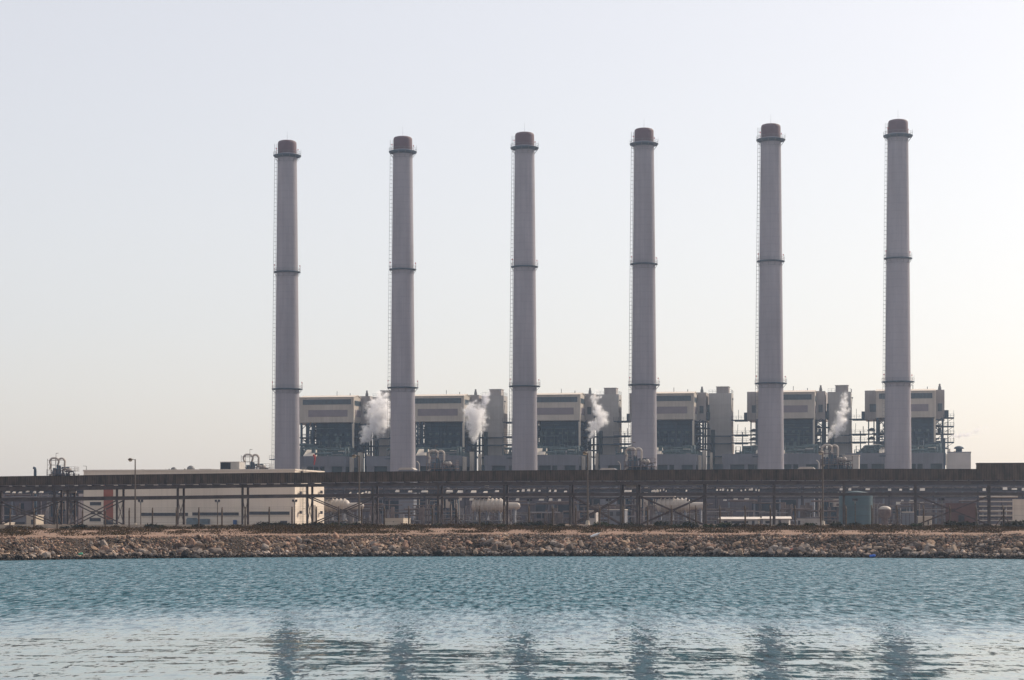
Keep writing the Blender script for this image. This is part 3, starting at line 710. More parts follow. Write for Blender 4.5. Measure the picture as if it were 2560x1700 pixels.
# ------------------------------------------------------------------ chimneys
STX = [718, 1007, 1311.5, 1610, 1927, 2245]
def rad(z): return interp(z, [0, 18.5, 44.8, 83.8, 123, 124], [4.42, 4.2, 3.97, 3.62, 3.2, 3.2])
def chimney():
    P = rowp(STX[0]); root = thing('chimney', 'x', 'chimney', (P.x, P.y, Z0), 0, 'six concrete chimneys of the power station')
    b = MB(); zs = [-1, 18.5, 44.8, 83.8, 103, 123.2]; b.lathe([(rad(z), z) for z in zs], n=64); b.build('shaft', M_stack, root)
    b = MB(); b.lathe([(3.14, 123.2), (3.12, 126.6), (3.0, 127.1), (2.7, 127.4), (2.3, 127.5)], n=48); cp = b.build('cap', M_cap, root)
    b = MB(); b.lathe([(2.28, 127.504), (2.1, 127.6)], n=32); b.build('flue_mouth', M_capl, cp)
    b = MB(); b.tube([(0, 0, 127.7), (0, 0, 130.8)], [.035, .02], 5); b.build('lightning_rod', M_steel, root)
    for z, ext, big in ((122.6, 1.45, 1), (83.8, .85, 0), (44.8, 1.2, 0)):
        r0 = rad(z) - .02; b = MB(); t = .75 if big else .35
        n = 48
        b.lathe([(r0, z - t), (r0 + ext * .75, z - t * .6), (r0 + ext, z - .1), (r0 + ext, z + .12), (r0, z + .12)], n=n); pl = b.build('platform', M_dark, root)
        b = MB(); rr = r0 + ext - .06; cir = lambda h: [(rr * math.cos(2 * math.pi * k / 36), rr * math.sin(2 * math.pi * k / 36), z + h) for k in range(37)]
        b.tube(cir(1.15), .035, 4); b.tube(cir(.6), .03, 4)
        for k in range(18):
            a = 2 * math.pi * k / 18; b.bar((rr * math.cos(a), rr * math.sin(a), z + .1), (rr * math.cos(a), rr * math.sin(a), z + (1.15 if k else 2.1)), .05)
        b.build('railing', M_steel, pl)
        b = MB()
        for k in range(12):
            a = 2 * math.pi * (k + .5) / 12; c, s = math.cos(a), math.sin(a); b.bar(((r0 + ext) * c, (r0 + ext) * s, z - .15), (r0 * c, r0 * s, z - (2.0 if big else 1.5)), .09)
        rr2 = r0 + .03; zb2 = z - (2.0 if big else 1.5); b.tube([(rr2 * math.cos(2 * math.pi * k / 36), rr2 * math.sin(2 * math.pi * k / 36), zb2) for k in range(37)], .07, 4)
        b.build('bracket', M_steel, pl)
        for a in (R(20), R(200)):
            b = MB(); c, s = math.cos(a), math.sin(a); q = (r0 + .5) if big else r0 + ext - .1
            b.tube([(q * c, q * s, z + .1), (q * c, q * s, z + 2.2)], .05, 5); b.lathe([(.13, 2.0), (.17, 2.15), (.13, 2.45)], c=(q * c, q * s, z), n=8)
            b.build('warning_light', M_red, pl)
    # caged ladder on the side away from the sun
    b = MB(); az = R(184); c, s = math.cos(az), math.sin(az); tx, ty = -s, c
    def lp(z, d, t): r = rad(z) + d; return (r * c + t * tx, r * s + t * ty, z)
    zs = list(range(10, 123, 8)) + [126.5]
    for t in (-.33, .33):
        for a, e in zip(zs, zs[1:]): b.bar(lp(a, .26, t), lp(e, .26, t), .055)
    for t in (-.35, .0, .35):
        for a, e in zip(zs, zs[1:]): b.bar(lp(a, .98 - .25 * abs(t), t), lp(e, .98 - .25 * abs(t), t), .04)
    z = 12.
    while z < 126: b.tube([lp(z, .26, -.36), lp(z, .8, -.36), lp(z, .98, 0), lp(z, .8, .36), lp(z, .26, .36)], .026, 4); b.bar(lp(z, 0, -.33), lp(z, .32, -.33), .05); z += 1.3
    b.build('caged_ladder', M_steel, root)
    # climbing stairs foot
    b = MB(); b.box(-rad(10) - 1.6, -rad(10) + .3, -.8, .8, 21.2, 21.5); b.rail((-rad(10) - 1.6, -.8, 21.5), (-rad(10), -.8, 21.5), 1.1, 1); b.build('ladder_landing', M_dark, root)
    labs = ['chimney at the end of the row rising behind the sunlit warehouse end', 'chimney with large steam plume rising against its ladder side', 'chimney between the second boiler tower and the looped pipe tower',
            'chimney with the pipe loops at its foot beside the third steam plume', 'chimney standing nearest the lamp by the teal tank', 'nearest and tallest looking chimney, closest to the raised conveyor end']
    root['label'] = labs[0]
    for i in range(1, 6):
        P = rowp(STX[i]); dup(root, (P.x, P.y, Z0), R(rnd.uniform(-3, 3)), labs[i])
chimney()

# ------------------------------------------------------------------ boiler houses
def clutter(b, x0, x1, y0, y1, z0, z1, n, r0=.12, r1=.4, seed=1):
    r = random.Random(seed)
    for _ in range(n):
        k = r.random(); X = r.uniform(x0, x1); Y = r.uniform(y0, y1); Z = r.uniform(z0, z1); q = r.uniform(r0, r1)
        if k < .4: b.tube([(X, Y, Z), (min(x1, X + min(7., r.uniform(.2, .6) * (x1 - x0))), Y, Z)], q, 6)
        elif k < .7: b.tube([(X, Y, z0), (X, Y, Z)], q, 6)
        elif k < .85: w = r.uniform(.4, 1.4); b.box(X, min(x1, X + w), Y, Y + w, z0, min(z1, z0 + r.uniform(.3, 1) * (z1 - z0)))
        else: b.tube([(X, Y, z0), (X, Y, Z), (min(x1, X + 1.5), Y, Z), (min(x1, X + 1.5), Y, z0)], q * .7, 6)
def boiler():
    P = rowp(STX[0]); root = thing('boiler_house', 'x', 'boiler house', (P.x, P.y, Z0), -TH, 'six boiler houses behind the chimneys')
    A, B = -8.3, 11.2
    b = MB(); b.prismx([(43, 35.5), (53.6, 35.5), (53.6, 44.3), (48.4, 45.05), (43, 44.3)], A, B); ph = b.build('penthouse', M_pent, root)
    b = MB(); b.prismx([(42.75, 44.27), (48.4, 45.08), (53.8, 44.31), (53.8, 44.45), (48.4, 45.28), (42.75, 44.45)], A - .2, B + .2); b.build('roof', M_roofp, ph)
    b = MB(); b.box(A + 1.0, B - .9, 42.9, 43, 41.8, 43.6); b.build('window', M_glass, ph)
    b = MB(); b.box(B, B + .1, 44.4, 52.6, 41.5, 43.2); b.build('window', M_glass, ph)
    b = MB(); b.box(A + 3, B - 2.2, 42.93, 43, 37.5, 39.9); b.build('louvre_band', M_violet, ph)
    b = MB(); b.box(B, B + .09, 45, 52.5, 37.6, 39.9); b.build('louvre_band', M_violet, ph)
    b = MB(); b.box(B - .15, B + .22, 42.75, 43.1, 6, 44.2); b.build('corner_pipe', M_lit, root)
    b = MB(); b.box(-12.45, 14.2, 53.802, 71, 35.4, 45.25); bk = b.build('rear_hall', M_pent2, root)
    b = MB(); b.box(12.0, 13.4, 53.7, 53.8, 38.0, 40.6); b.box(-10.8, -8.6, 53.7, 53.8, 38.0, 40.6); b.build('vent_panel', M_glass, bk)
    b = MB(); b.box(-13.6, -12.46, 55, 60, 35.5, 38.2); b.build('side_box', M_dark, root)
    b = MB(); b.box(14.21, 15.6, 55, 60, 35.9, 38.4); b.build('side_box', M_dark, root)
    b = MB()
    for u, h, r in ((3.8, 1.5, .1), (8.6, .8, .12)): b.tube([(u, 48, 45), (u, 48, 45.2 + h)], r, 6)
    b.build('roof_post', M_steel, root)
    b = MB(); b.lathe([(.55, 45.0), (.55, 46), (.3, 46.9), (.35, 47.3), (.1, 47.4)], c=(12.6, 56, 0), n=12); b.build('safety_vent', M_steel, root)
    # boiler casing
    b = MB(); b.box(-3.2, 10.2, 45.5, 66, 26.4, 35.39)
    b.prism([(-3.2, 26.39), (10.2, 26.39), (7, 24.2), (0, 24.2)], 46, 65)
    for z in (27.3, 28.8, 30.3, 31.8, 33.3, 34.6): b.box(-3.5, 10.5, 45.2, 45.5, z, z + .3)
    for u in (-1.5, 1.2, 3.9, 6.6, 9.0): b.box(u, u + .25, 45.25, 45.5, 26.4, 35.3)
    b.build('boiler_casing', M_boil, root)
    for u in (-1.9, 0.4, 3.2, 5.3, 8):
        b = MB(); b.box(u, u + .9, 44.7, 45.2, 27.7 + (u % 1), 28.7 + (u % 1)); b.build('burner_box', M_green, root)
        b = MB(); b.box(u + .3, u + 1.3, 44.6, 45.15, 30.8, 31.6); b.build('burner_box', M_green, root)
    # structural columns
    for u in (-8.0, -5.4, -3.9, 10.6, 13.6):
        for v in (43.6, 50.5, 58, 66):
            if u == 13.6 and v < 50: continue
            b = MB(); b.box(u - .32, u + .32, v - .32, v + .32, 0, 35.38); b.build('column', M_dark, root)
    b = MB()
    for u in (-11.2, -9.4): b.box(u - .2, u + .2, 55, 55.4, 0, 35.35)
    b.box(15.2, 15.5, 56, 56.3, 0, 38); b.build('outer_column', M_dark, root)
    # floors with railings
    for z in (33.0, 30.4, 27.6, 25.6):
        for u0, u1 in ((-9.6, -3.4), (10.3, 15.6)):
            b = MB()
            if z == 33.0 and u0 < 0: u0 = -6.0
            v0 = 43.2 if u0 < 0 else 53.0
            if u0 > 0: b.box(u0, 13.0, 43.2, 60, z - .3, z)
            if u0 > 0: b.box(13.001, u1, v0, 60, z - .3, z)
            else: b.box(u0, u1, v0, 60, z - .3, z)
            b.rail((u0, v0, z), (u1, v0, z), 1.1, 1.5, .07); b.build('floor', M_dark, root)
    b = MB(); r = random.Random(3)
    lv = [22.8, 25.6, 27.6, 30.4, 33.0, 35.4]
    for i in range(5):
        for (ua, ub_) in ((-8, -5.4), (-5.4, -3.9), (10.6, 13.6)):
            for v in (43.6, 50.5, 58):
                if r.random() < .6:
                    q = (ua, ub_) if r.random() < .5 else (ub_, ua); b.bar((q[0], v, lv[i]), (q[1], v, lv[i + 1]), .22)
                if r.random() < .4: b.bar((ua, v, lv[i] + .9), (ub_, v, lv[i] + .9), .14)
    b.build('bracing', M_dark, root)
    b = MB(); clutter(b, -8.5, -3.4, 44, 50, 25.6, 30.0, 26, .12, .4, 11); clutter(b, 10.4, 13.4, 44, 52, 25.6, 29.8, 16, .12, .4, 12); clutter(b, -8, -4, 46, 52, 30.4, 34.5, 9, .1, .3, 13)
    clutter(b, 10.6, 13.2, 46, 52, 30.4, 35, 7, .1, .3, 14); tag(b.build('pipework', M_dark, root), kind='stuff')
    # roof level of the lower block: ducts and pipes
    b = MB(); b.box(-11, 14, 30, 44, 22.9, 24.4); clutter(b, -12, 13, 22, 40, 22.9, 26.2, 60, .12, .45, 21); clutter(b, -15.5, -9, 36, 50, 22.9, 25.8, 22, .12, .5, 22); tag(b.build('roof_pipework', M_green, root), kind='stuff')
    for u in (-6.6, -.6):
        b = MB(); b.prismx([(20.4, 23.0), (26, 23.0), (26, 25.3), (25.4, 25.4)], u, u + 3.4); b.build('duct_hood', M_lit, root)
    b = MB(); b.bar((5, 30, 24.7), (8, 30, 24.7), .3); b.bar((9, 31, 24.9), (11.5, 31, 24.9), .35); b.tube([(-8.5, 24, 25.7), (-6.8, 24, 25.9), (-5.8, 24, 25.6)], .16, 6); b.build('lit_pipe', M_lit, root)
    # lower block
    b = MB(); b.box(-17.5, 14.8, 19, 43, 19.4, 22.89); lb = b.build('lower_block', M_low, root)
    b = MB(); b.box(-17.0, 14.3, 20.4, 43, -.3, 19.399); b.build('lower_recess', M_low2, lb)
    b = MB()
    for u, w in ((-17.3, 2.5), (-10.2, 1.2), (-2.5, 3.6), (5.2, .5), (7.4, 2.5), (13.6, 1.0)): b.box(u, u + w, 19.2, 20.39, -.3, 19.398)
    b.build('pier', M_low, lb)
    for u, v, w, zt in ((15.2, 34, 1.0, 24.6), (17.3, 38, .6, 24.0), (14.9, 24, .8, 22.6)):
        b = MB(); b.box(u, u + w, v, v + 3, 0, zt); b.build('pilaster', M_lit, root)
    b = MB(); b.tube([(10.9, 43, 25), (10.9, 42.6, 35)], .16, 6); b.build('downpipe', M_lit, root)
    # walkways to the neighbour tower
    for z, u1 in ((35.6, -12.5), (30.5, -9.0), (27.8, -9.0)):
        b = MB(); b.box(-17.6, u1, 51, 54, z - .35, z); b.box(-16.5, -12, 51.5, 53.5, z - .65, z - .352)
        b.rail((-17.6, 51, z), (u1, 51, z), 1.2, 1.7, .07); b.build('walkway', M_dark, root)
    b = MB()
    for z in (31.6, 28.7): b.prism([(-11.6, z), (-9.0, z), (-9.2, z + .7), (-10.2, z + .95), (-11.6, z + .15)], 53, 58)
    b.tube([(-13.8, 52, 22.9), (-13.8, 52, 31.4)], .18, 6); b.tube([(-12.9, 52, 30.5), (-12.9, 52, 33)], .12, 6); b.tube([(-15.6, 52, 30.5), (-15.4, 52, 34)], .07, 6); b.tube([(-15.2, 52, 35.6), (-15.2, 52, 39)], .07, 6)
    b.build('stair_canopy', M_dark, root)
    labs = ['boiler house beside the first chimney with the red windsock before it', 'boiler house between the second chimney and the bright puffed steam plume', 'boiler house right after the third chimney with thin rising steam',
            'boiler house beside the fourth chimney, open walkways leading from its tower', 'boiler house mostly hidden behind the fifth chimney', 'last boiler house split by the sixth chimney, with open outer balconies']
    out = [root]; root['label'] = labs[0]
    for i in range(1, 6):
        P = rowp(STX[i]); out.append(dup(root, (P.x, P.y, Z0), -TH, labs[i]))
    # first unit has no neighbour to the left
    for c in list(out[0].children):
        if c.name.split('.')[0] in ('walkway', 'stair_canopy'): bpy.data.objects.remove(c)
    for c in list(out[0].children):
        if c.name.split('.')[0] == 'lower_block':
            for g in list(c.children): bpy.data.objects.remove(g)
            bpy.data.objects.remove(c)
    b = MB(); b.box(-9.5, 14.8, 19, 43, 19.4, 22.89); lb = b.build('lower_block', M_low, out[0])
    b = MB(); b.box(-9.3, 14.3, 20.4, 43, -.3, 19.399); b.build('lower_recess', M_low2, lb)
    b = MB()
    for u, w in ((-9.5, 1.2), (-2.5, 3.6), (5.2, .5), (7.4, 2.5), (13.6, 1.0)): b.box(u, u + w, 19.2, 20.39, -.3, 19.398)
    b.build('pier', M_low, lb)
    for k, o in enumerate(out):          # each unit has its own tangle of later pipes and boxes
        b = MB(); clutter(b, -8.3, 12.5, 33, 44, 24.4, 27.5, 26, .1, .4, 200 + k); clutter(b, -7.5, 9.5, 44.2, 45.1, 26.4, 34.5, 14, .08, .22, 300 + k); tag(b.build('pipework', M_dark if k % 2 else M_green, o), kind='stuff')
        b = MB(); clutter(b, -7, 12, 26, 36, 22.9, 25.2, 9, .12, .3, 400 + k); tag(b.build('lit_pipework', M_pipeg, o), kind='stuff')
    # open balconies on the free end of the last unit
    for z in (35.9, 33.0, 30.4, 27.6):
        b = MB(); b.box(13.9, 17.4, 53.2, 60, z - .3, z - .001); b.rail((13.9, 53.2, z), (17.4, 53.2, z), 1.1, 1.2, .08); b.bar((17.3, 53.3, z - .3), (14.2, 53.3, z - 2.2), .14); b.bar((17.3, 53.3, z), (17.3, 53.3, z + 2.3), .1); b.build('balcony', M_dark, out[5])
boiler()

def towers():
    P = rowp(STX[0]); root = thing('service_tower', 'x', 'tower', (P.x, P.y, Z0), -TH, 'service towers between the boiler houses')
    b = MB(); b.box(15.0, 22.9, 55, 62, 20.5, 45.0); b.build('wall', M_tower, root)
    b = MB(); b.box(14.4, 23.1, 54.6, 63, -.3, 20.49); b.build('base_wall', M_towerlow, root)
    b = MB(); b.box(17.6, 21.8, 56, 60.5, 45.03, 47.2); b.box(17.4, 22.0, 55.8, 60.7, 47.203, 47.35); b.build('roof_box', M_pent2, root)
    b = MB(); b.rail((15.1, 55.1, 45.0), (17.5, 55.1, 45.0), 1.1, 1, .06); b.rail((21.9, 55.1, 45), (22.9, 55.1, 45), 1.1, 1, .06); b.rail((22.9, 55.1, 45), (22.9, 61.5, 45), 1.1, 1.5, .06); b.build('railing', M_steel, root)
    b = MB(); b.box(14.7, 15.35, 54.8, 57, 35.5, 41); b.build('louvre', M_low2, root)
    b = MB(); b.box(15.9, 17.2, 54.2, 54.98, 6, 32.3); b.build('duct', M_low2, root)
    for z in (30.2, 27.6, 23.2):
        b = MB(); b.box(12.6, 22.9, 53.4, 54.15, z - .35, z + .05); b.build('service_gantry', M_dark, root)
    b = MB(); b.bar((23.0, 55, 38.5), (23.4, 54.9, 42.8), .12); b.box(23.1, 23.6, 54.8, 55.2, 42.7, 43.1)
    b.build('roof_davit', M_dark, root)
    b = MB(); b.prism([(22.92, 20.5), (23.3, 20.5), (22.92, 33.5)], 55.3, 61.5); b.build('side_buttress', M_lit, root)
    labs = ['service tower hidden behind the large steam plume by the second chimney', 'pale service tower between second boiler house and third chimney', 'pale service tower behind the thin twisting steam, before the fourth chimney',
            'fully clear pale service tower between the fourth boiler house and open walkways', 'pale service tower with the last big steam plume across it']
    root['label'] = labs[0]
    for i in range(1, 5):
        P = rowp(STX[i]); dup(root, (P.x, P.y, Z0), -TH, labs[i])
towers()

def plant_end():
    u6 = rowu(STX[5]); loc = lambda u, v: rowxy(u6 + u, v, D0, Z0)
    root = thing('pump_building', 'plain grey block with a mushroom vent at the end of the plant', 'building', loc(15.3, 5), -TH)
    b = MB(); b.box(0, 7.3, 0, 9, -.3, 22.5); b.build('wall', M_tower, root)
    b = MB(); b.box(-.1, 7.4, -.1, 9.1, 22.503, 22.75); b.build('roof', M_low, root)
    b = MB(); b.lathe([(1.0, 22.6), (1.0, 23.6), (.9, 23.7), (1.55, 23.8), (1.6, 24.0), (1.2, 24.4), (.5, 24.65)], c=(3.6, 3, 0), n=20); b.build('mushroom_vent', M_dark, root)
    root = thing('exhaust_pipe', 'slim black exhaust pipe beside the grey end block, giving off thin smoke', 'pipe', loc(14.4, 4), 0)
    b = MB(); b.tube([(0, 0, -.3), (0, 0, 27.0)], .28, 10); b.build('pipe', M_dark, root)
    b = MB(); b.lathe([(.36, 26.8), (.36, 27.1)], n=10); b.build('rim', M_dark, root)
    u1 = rowu(STX[0]); P = rowxy(u1 + 3.9, 17.6, D0, Z0)
    root = thing('windsock', 'red windsock hanging on a pole before the first boiler house', 'windsock', P, 0)
    b = MB(); b.tube([(0, 0, 0), (0, 0, 23.6)], [.12, .07], 6); b.build('pole', M_steel, root)
    b = MB(); b.tube([(.1, 0, 23.4), (.55, 0, 22.6), (.5, 0, 21.2), (.3, 0, 19.9)], [.38, .36, .3, .2], 8); b.build('sock', M_red, root)
plant_end()

# ------------------------------------------------------------------ long hall and pipe rack in front of the boilers
def hall():
    d0 = 655.; u0, u1 = rowu(-700, 0, d0), rowu(2700, 0, d0); O = rowxy(0, 0, d0, Z0)
    root = thing('turbine_hall', 'low dim hall with dark bays running behind the pipe rack', 'hall', O, -TH)
    b = MB(); b.box(u0, u1, 0, 22, -.3, 13.6); b.build('wall', M_hall, root)
    lx = lambda x: rowu(x, 0, d0); lz = lambda x, y: pz(y, rowp(x, 0, d0).y) - Z0
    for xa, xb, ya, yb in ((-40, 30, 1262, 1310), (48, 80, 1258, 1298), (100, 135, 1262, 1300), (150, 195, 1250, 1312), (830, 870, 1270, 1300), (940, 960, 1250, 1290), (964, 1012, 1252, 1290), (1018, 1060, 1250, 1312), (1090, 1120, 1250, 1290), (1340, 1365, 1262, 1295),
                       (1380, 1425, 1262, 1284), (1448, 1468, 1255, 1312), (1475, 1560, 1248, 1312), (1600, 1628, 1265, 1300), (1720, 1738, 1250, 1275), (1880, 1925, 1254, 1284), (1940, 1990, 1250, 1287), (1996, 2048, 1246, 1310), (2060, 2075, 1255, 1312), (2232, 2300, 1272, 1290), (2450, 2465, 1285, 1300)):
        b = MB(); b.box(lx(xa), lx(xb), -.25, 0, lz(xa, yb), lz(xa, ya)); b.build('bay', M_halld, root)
    b = MB(); u = u0 + 3
    while u < u1: b.box(u, u + .5, -.6, -.001, -.2, 13.4); u += 7.3
    b.build('wall_column', M_low, root)
    b = MB(); b.box(u0, u1, -.9, 22.4, 13.602, 13.9); b.build('roof', M_low, root)
hall()
def pipe_rack():
    d0 = 560.; O = rowxy(0, 0, d0, Z0); u0, u1 = rowu(-400, 0, d0), rowu(2700, 0, d0)
    root = thing('pipe_rack', 'long elevated rack of steel trusses and pipes seen under the conveyor', 'pipe rack', O, -TH)
    zy = lambda y: pz(y, d0) - Z0
    for v in (0., 5.):
        b = MB()
        for z in (zy(1216), zy(1229), zy(1246)): b.bar((u0, v, z), (u1, v, z), .25, .35)
        u = u0; k = 0
        while u < u1:
            b.bar((u, v, zy(1229)), (u + 1.8, v, zy(1217)), .13); b.bar((u + 1.8, v, zy(1217)), (u + 3.6, v, zy(1229)), .13); b.bar((u + 1.8, v, zy(1229)), (u + 1.8, v, zy(1217)), .1); u += 3.6
        b.build('truss', M_deck, root)
    r = random.Random(4); k = 0
    for z, mats in ((zy(1213.5), (M_pipew, M_pipeg, M_pipeg)), (zy(1224), (M_pipeb, M_pipeg)), (zy(1228), (M_deck, M_pipeg, M_pipeb)), (zy(1244), (M_pipeg, M_deck, M_pipeb, M_pipeg))):  # topmost white pipe added for the light line of sunlit roof edges
        for j, m in enumerate(mats):
            q = r.uniform(.14, .32); b = MB(); v = .5 + j * 1.25
            b.tube([(u0, v, z + q), (u1, v, z + q)], q, 8); b.build('pipe', m, root)
    u = u0 + 2; n = 0
    while u < u1 and n < 60:
        for v in (0., 5.):
            b = MB(); b.box(u - .2, u + .2, v - .2, v + .2, -.3, zy(1217)); b.build('column', M_hall if v else M_deck, root)
        u += 10.5; n += 1
    b = MB(); r = random.Random(8)         # pale boxes added to give the rack sunlit specks
    u = u0
    while u < u1:
        w = r.uniform(.3, 1.6); z = r.choice([zy(1230), zy(1230), zy(1246), zy(1218)]); h = r.uniform(.25, .7); b.box(u, u + w, 1, 1 + w, z, z + h); u += w + r.uniform(.4, 6)
    b.build('sun_speck_box', M_lit, root)
    for xa, xb, yy, st in ((878, 930, 1233, 9), (1292, 1350, 1229, 14), (1376, 1424, 1230, 12), (1634, 1668, 1229, 8), (1706, 1745, 1229, 10), (1790, 1905, 1229, 9), (2098, 2180, 1228, 22), (2195, 2345, 1229, 26), (2410, 2560, 1229, 24), (0, 200, 1229, 17), (930, 1270, 1231, 31), (1430, 1630, 1231, 33), (1150, 1300, 1252, 28), (1350, 1440, 1253, 24), (1785, 1880, 1253, 25), (2230, 2300, 1255, 22), (2210, 2360, 1262, 30)):
        x = xa
        while x < xb:
            if r.random() < .25: x += st; continue
            uu = rowu(x + r.uniform(-2, 2), 0, d0); zz = zy(yy) + r.uniform(-.15, .15); w = st * r.uniform(.25, .55) / 10.; hh = r.uniform(.35, .65)
            b = MB(); b.prismx([(-1.6, zz), (-.4, zz), (-.4, zz + hh)], uu, uu + w); b.build('sun_speck_hood', M_roofp, root); x += st  # pale sloped piece added, tilted to catch sun as a bright speck
    b = MB()
    clutter(b, u0, rowu(205, 0, d0), -6, -1, 0, 9, 60, .08, .3, 31); clutter(b, rowu(820, 0, d0), u1, -8, -1, 0, 5.8, 330, .08, .32, 32)
    tag(b.build('riser', M_pipeb, root), kind='stuff')
    b = MB(); clutter(b, rowu(820, 0, d0), u1, -10, -2, 0, 4.2, 110, .06, .22, 37); clutter(b, u0, rowu(205, 0, d0), -7, -2, 0, 8, 30, .06, .2, 38); tag(b.build('drain_pipe', M_pipeg, root), kind='stuff')
pipe_rack()

# ------------------------------------------------------------------ evaporators and looped pipe towers
def evaporators():
    d0 = 530.
    O = rowp(808, 0, d0); root = thing('ribbed_tank', 'white ribbed evaporator tank just past the sunlit warehouse end', 'tank', (O.x, O.y, Z0), -TH, 'ribbed evaporator tanks')
    c = 4.5; r = 1.5
    b = MB(); b.tube([(-1.5, 0, c), (-1.2, 0, c), (5.8, 0, c), (6.2, 0, c), (6.6, 0, c)], [r * .5, r, r, r * .85, .7], 24); b.build('shell', M_pipew, root)
    b = MB(); 
    for k in range(7): b.tube([(-.6 + k * .98, 0, c), (-.4 + k * .98, 0, c)], r + .28, 24)
    b.build('stiffening_ring', M_pipew, root)
    b = MB(); b.tube([(6.2, 0, c - .1), (9.4, 0, c - .1), (9.9, 0, c - .1), (10.1, 0, c - .1)], [.85, .85, .65, .2], 18); b.build('outlet_drum', M_pipew, root)
    for x in (-.8, 2, 5, 8.6):
        b = MB(); b.box(x, x + .4, -1, 1, -.2, c - 1.2 if x < 6 else c - .8); b.build('saddle', M_low, root)
    b = MB(); b.box(-4.5, 5.6, -1.9, 1.9, .9, 1.1); clutter(b, -4, 9.5, -2, 1.5, -.1, 2.6, 34, .05, .16, 5); b.rail((-4.5, -1.9, 1.1), (9.5, -1.9, 1.1), 1, 1.2, .06); b.build('walkway', M_pipeg, root)
    b = MB(); b.box(-4.6, 2.8, -1.2, 1.2, c + 2.0, c + 2.15); b.bar((-4.4, -1, 0), (-4.4, -1, c + 2), .15); b.bar((2.6, -1, c + 1.4), (2.6, -1, c + 2), .15); b.build('sun_roof', M_pipew, root)
    for x, l in ((1196, 'white ribbed evaporator tank between the strutted post and third chimney'), (1658, 'white ribbed evaporator tank behind the crossed braces past the fourth chimney')):
        P = rowp(x, 0, d0); dup(root, (P.x, P.y, Z0), -TH, l)
    # looped pipe towers
    d1 = 590.
    O = rowp(122, 0, d1); root = thing('looped_pipe_tower', 'x', 'pipe tower', (O.x, O.y, Z0), -TH, 'looped pipe towers of the evaporators')
    H = 16.4
    b = MB(); cc = (1.3, 0, H + .7)
    b.tube([(.35, 0, H - 1.4)] + arc(cc, 1.0, 225, 90, 10)[0:11] + [(1.9, 0, H + 1.7)] + arc((1.9, 0, H + .7), 1.0, 90, -45, 10), .27, 10); b.build('pipe_loop', M_pipew, root)
    b = MB(); b.tube(arc((3.4, .8, H + .7), .95, 150, -20, 10) + [(4.3, .8, H - 1.5)], .27, 10); b.build('pipe_loop', M_pipew, root)
    b = MB(); b.tube([(4.2, 0, H - 1.2), (5.2, 0, H - 1.4), (5.9, 0, H - 2.0)], .35, 8); b.lathe([(.25, 0), (.7, .4), (.7, 1.0), (.3, 1.4)], c=(5.9, 0, H - 2.4), n=12); b.build('condenser', M_pipew, root)
    b = MB()
    for x, q, z in ((1.6, .5, H - 1), (2.4, .4, H), (3.0, .35, H - .3), (3.9, .55, H - 2.2), (5, .3, H - 2.6)): b.lathe([(q, 0), (q, z - .4), (q * .4, z)], c=(x, .6, 0), n=12)
    b.build('ejector_column', M_dark, root)
    b = MB(); b.tube([(.2, -.6, 0), (.2, -.6, H - 3.6), (.45, -.6, H - 3.1), (1.0, -.6, H - 2.9)], .24, 8); b.build('downcomer', M_pipew, root)
    b = MB()
    for x in (0, 2.1, 4.4, 6.6, 8.0):
        for v in (-1.2, 1.8): b.bar((x, v, -.2), (x, v, H - (1.4 if x < 5 else 2.6)), .18)
    for z in (H - 2.8, H - 5, H - 8):
        b.box(0, 8.2, -1.3, 1.9, z, z + .12); b.rail((0, -1.3, z + .12), (8.2, -1.3, z + .12), 1.05, 1.0, .06)
    b.box(3.9, 8.1, -1.3, 1.9, H - 1.9, H - 1.8); b.rail((4, -1.3, H - 1.8), (8.0, -1.3, H - 1.8), 1.05, 1.0, .06); b.rail((8, -1.3, H - 1.8), (8, 1.8, H - 1.8), 1.05, 1.0, .06)
    for x in (0, 1.2, 2.4, 3.3): b.bar((x, -1.0, H - 3), (x, -1.0, H + 1.5), .09)
    for z in (H - 1.6, H - .2, H + 1.1): b.bar((0, -1.0, z), (3.3, -1.0, z), .08); b.bar((0, 1.4, z), (4.4, 1.4, z), .08)
    b.build('platform_frame', M_pipeb, root)
    b = MB(); clutter(b, .3, 8.3, -1, 1.5, 2, H - 3.4, 60, .08, .3, 77); clutter(b, 3.4, 8, -1, 1.5, H - 6, H - 2.0, 40, .06, .2, 78); clutter(b, .8, 5.5, -1, 1.5, H - 6, H - .9, 34, .08, .28, 80); tag(b.build('pipework', M_dark, root), kind='stuff')
    b = MB(); clutter(b, .3, 8.3, -1.6, -1.3, 4, H - 3.0, 16, .05, .12, 79); b.build('steam_line', M_pipew, root)
    b = MB(); b.bar((2.1, 0, H), (2.1, 0, H + 3.0), .08); b.bar((2.1, 0, H + 3.0), (2.8, 0, H + 3.05), .12); b.build('lamp_arm', M_pole, root)
    labs = ['looped pipe tower standing alone before the warehouse, dish vents beyond', 'looped pipe tower above the warehouse roof, next to the first chimney', 'white looped pipe tower in front of the second boiler house',
            'white looped pipe tower at the foot of the fourth chimney', 'pale looped pipe tower behind the lamp near the teal tank']
    root['label'] = labs[0]
    for x, l, z in ((606, labs[1], .6), (1069, labs[2], 1.3), (1562, labs[3], 1.6), (2052, labs[4], 2.0)):
        P = rowp(x, 0, d1); dup(root, (P.x, P.y, Z0), -TH, l, scale=(1, 1, 1 + z / 16.4))
evaporators()

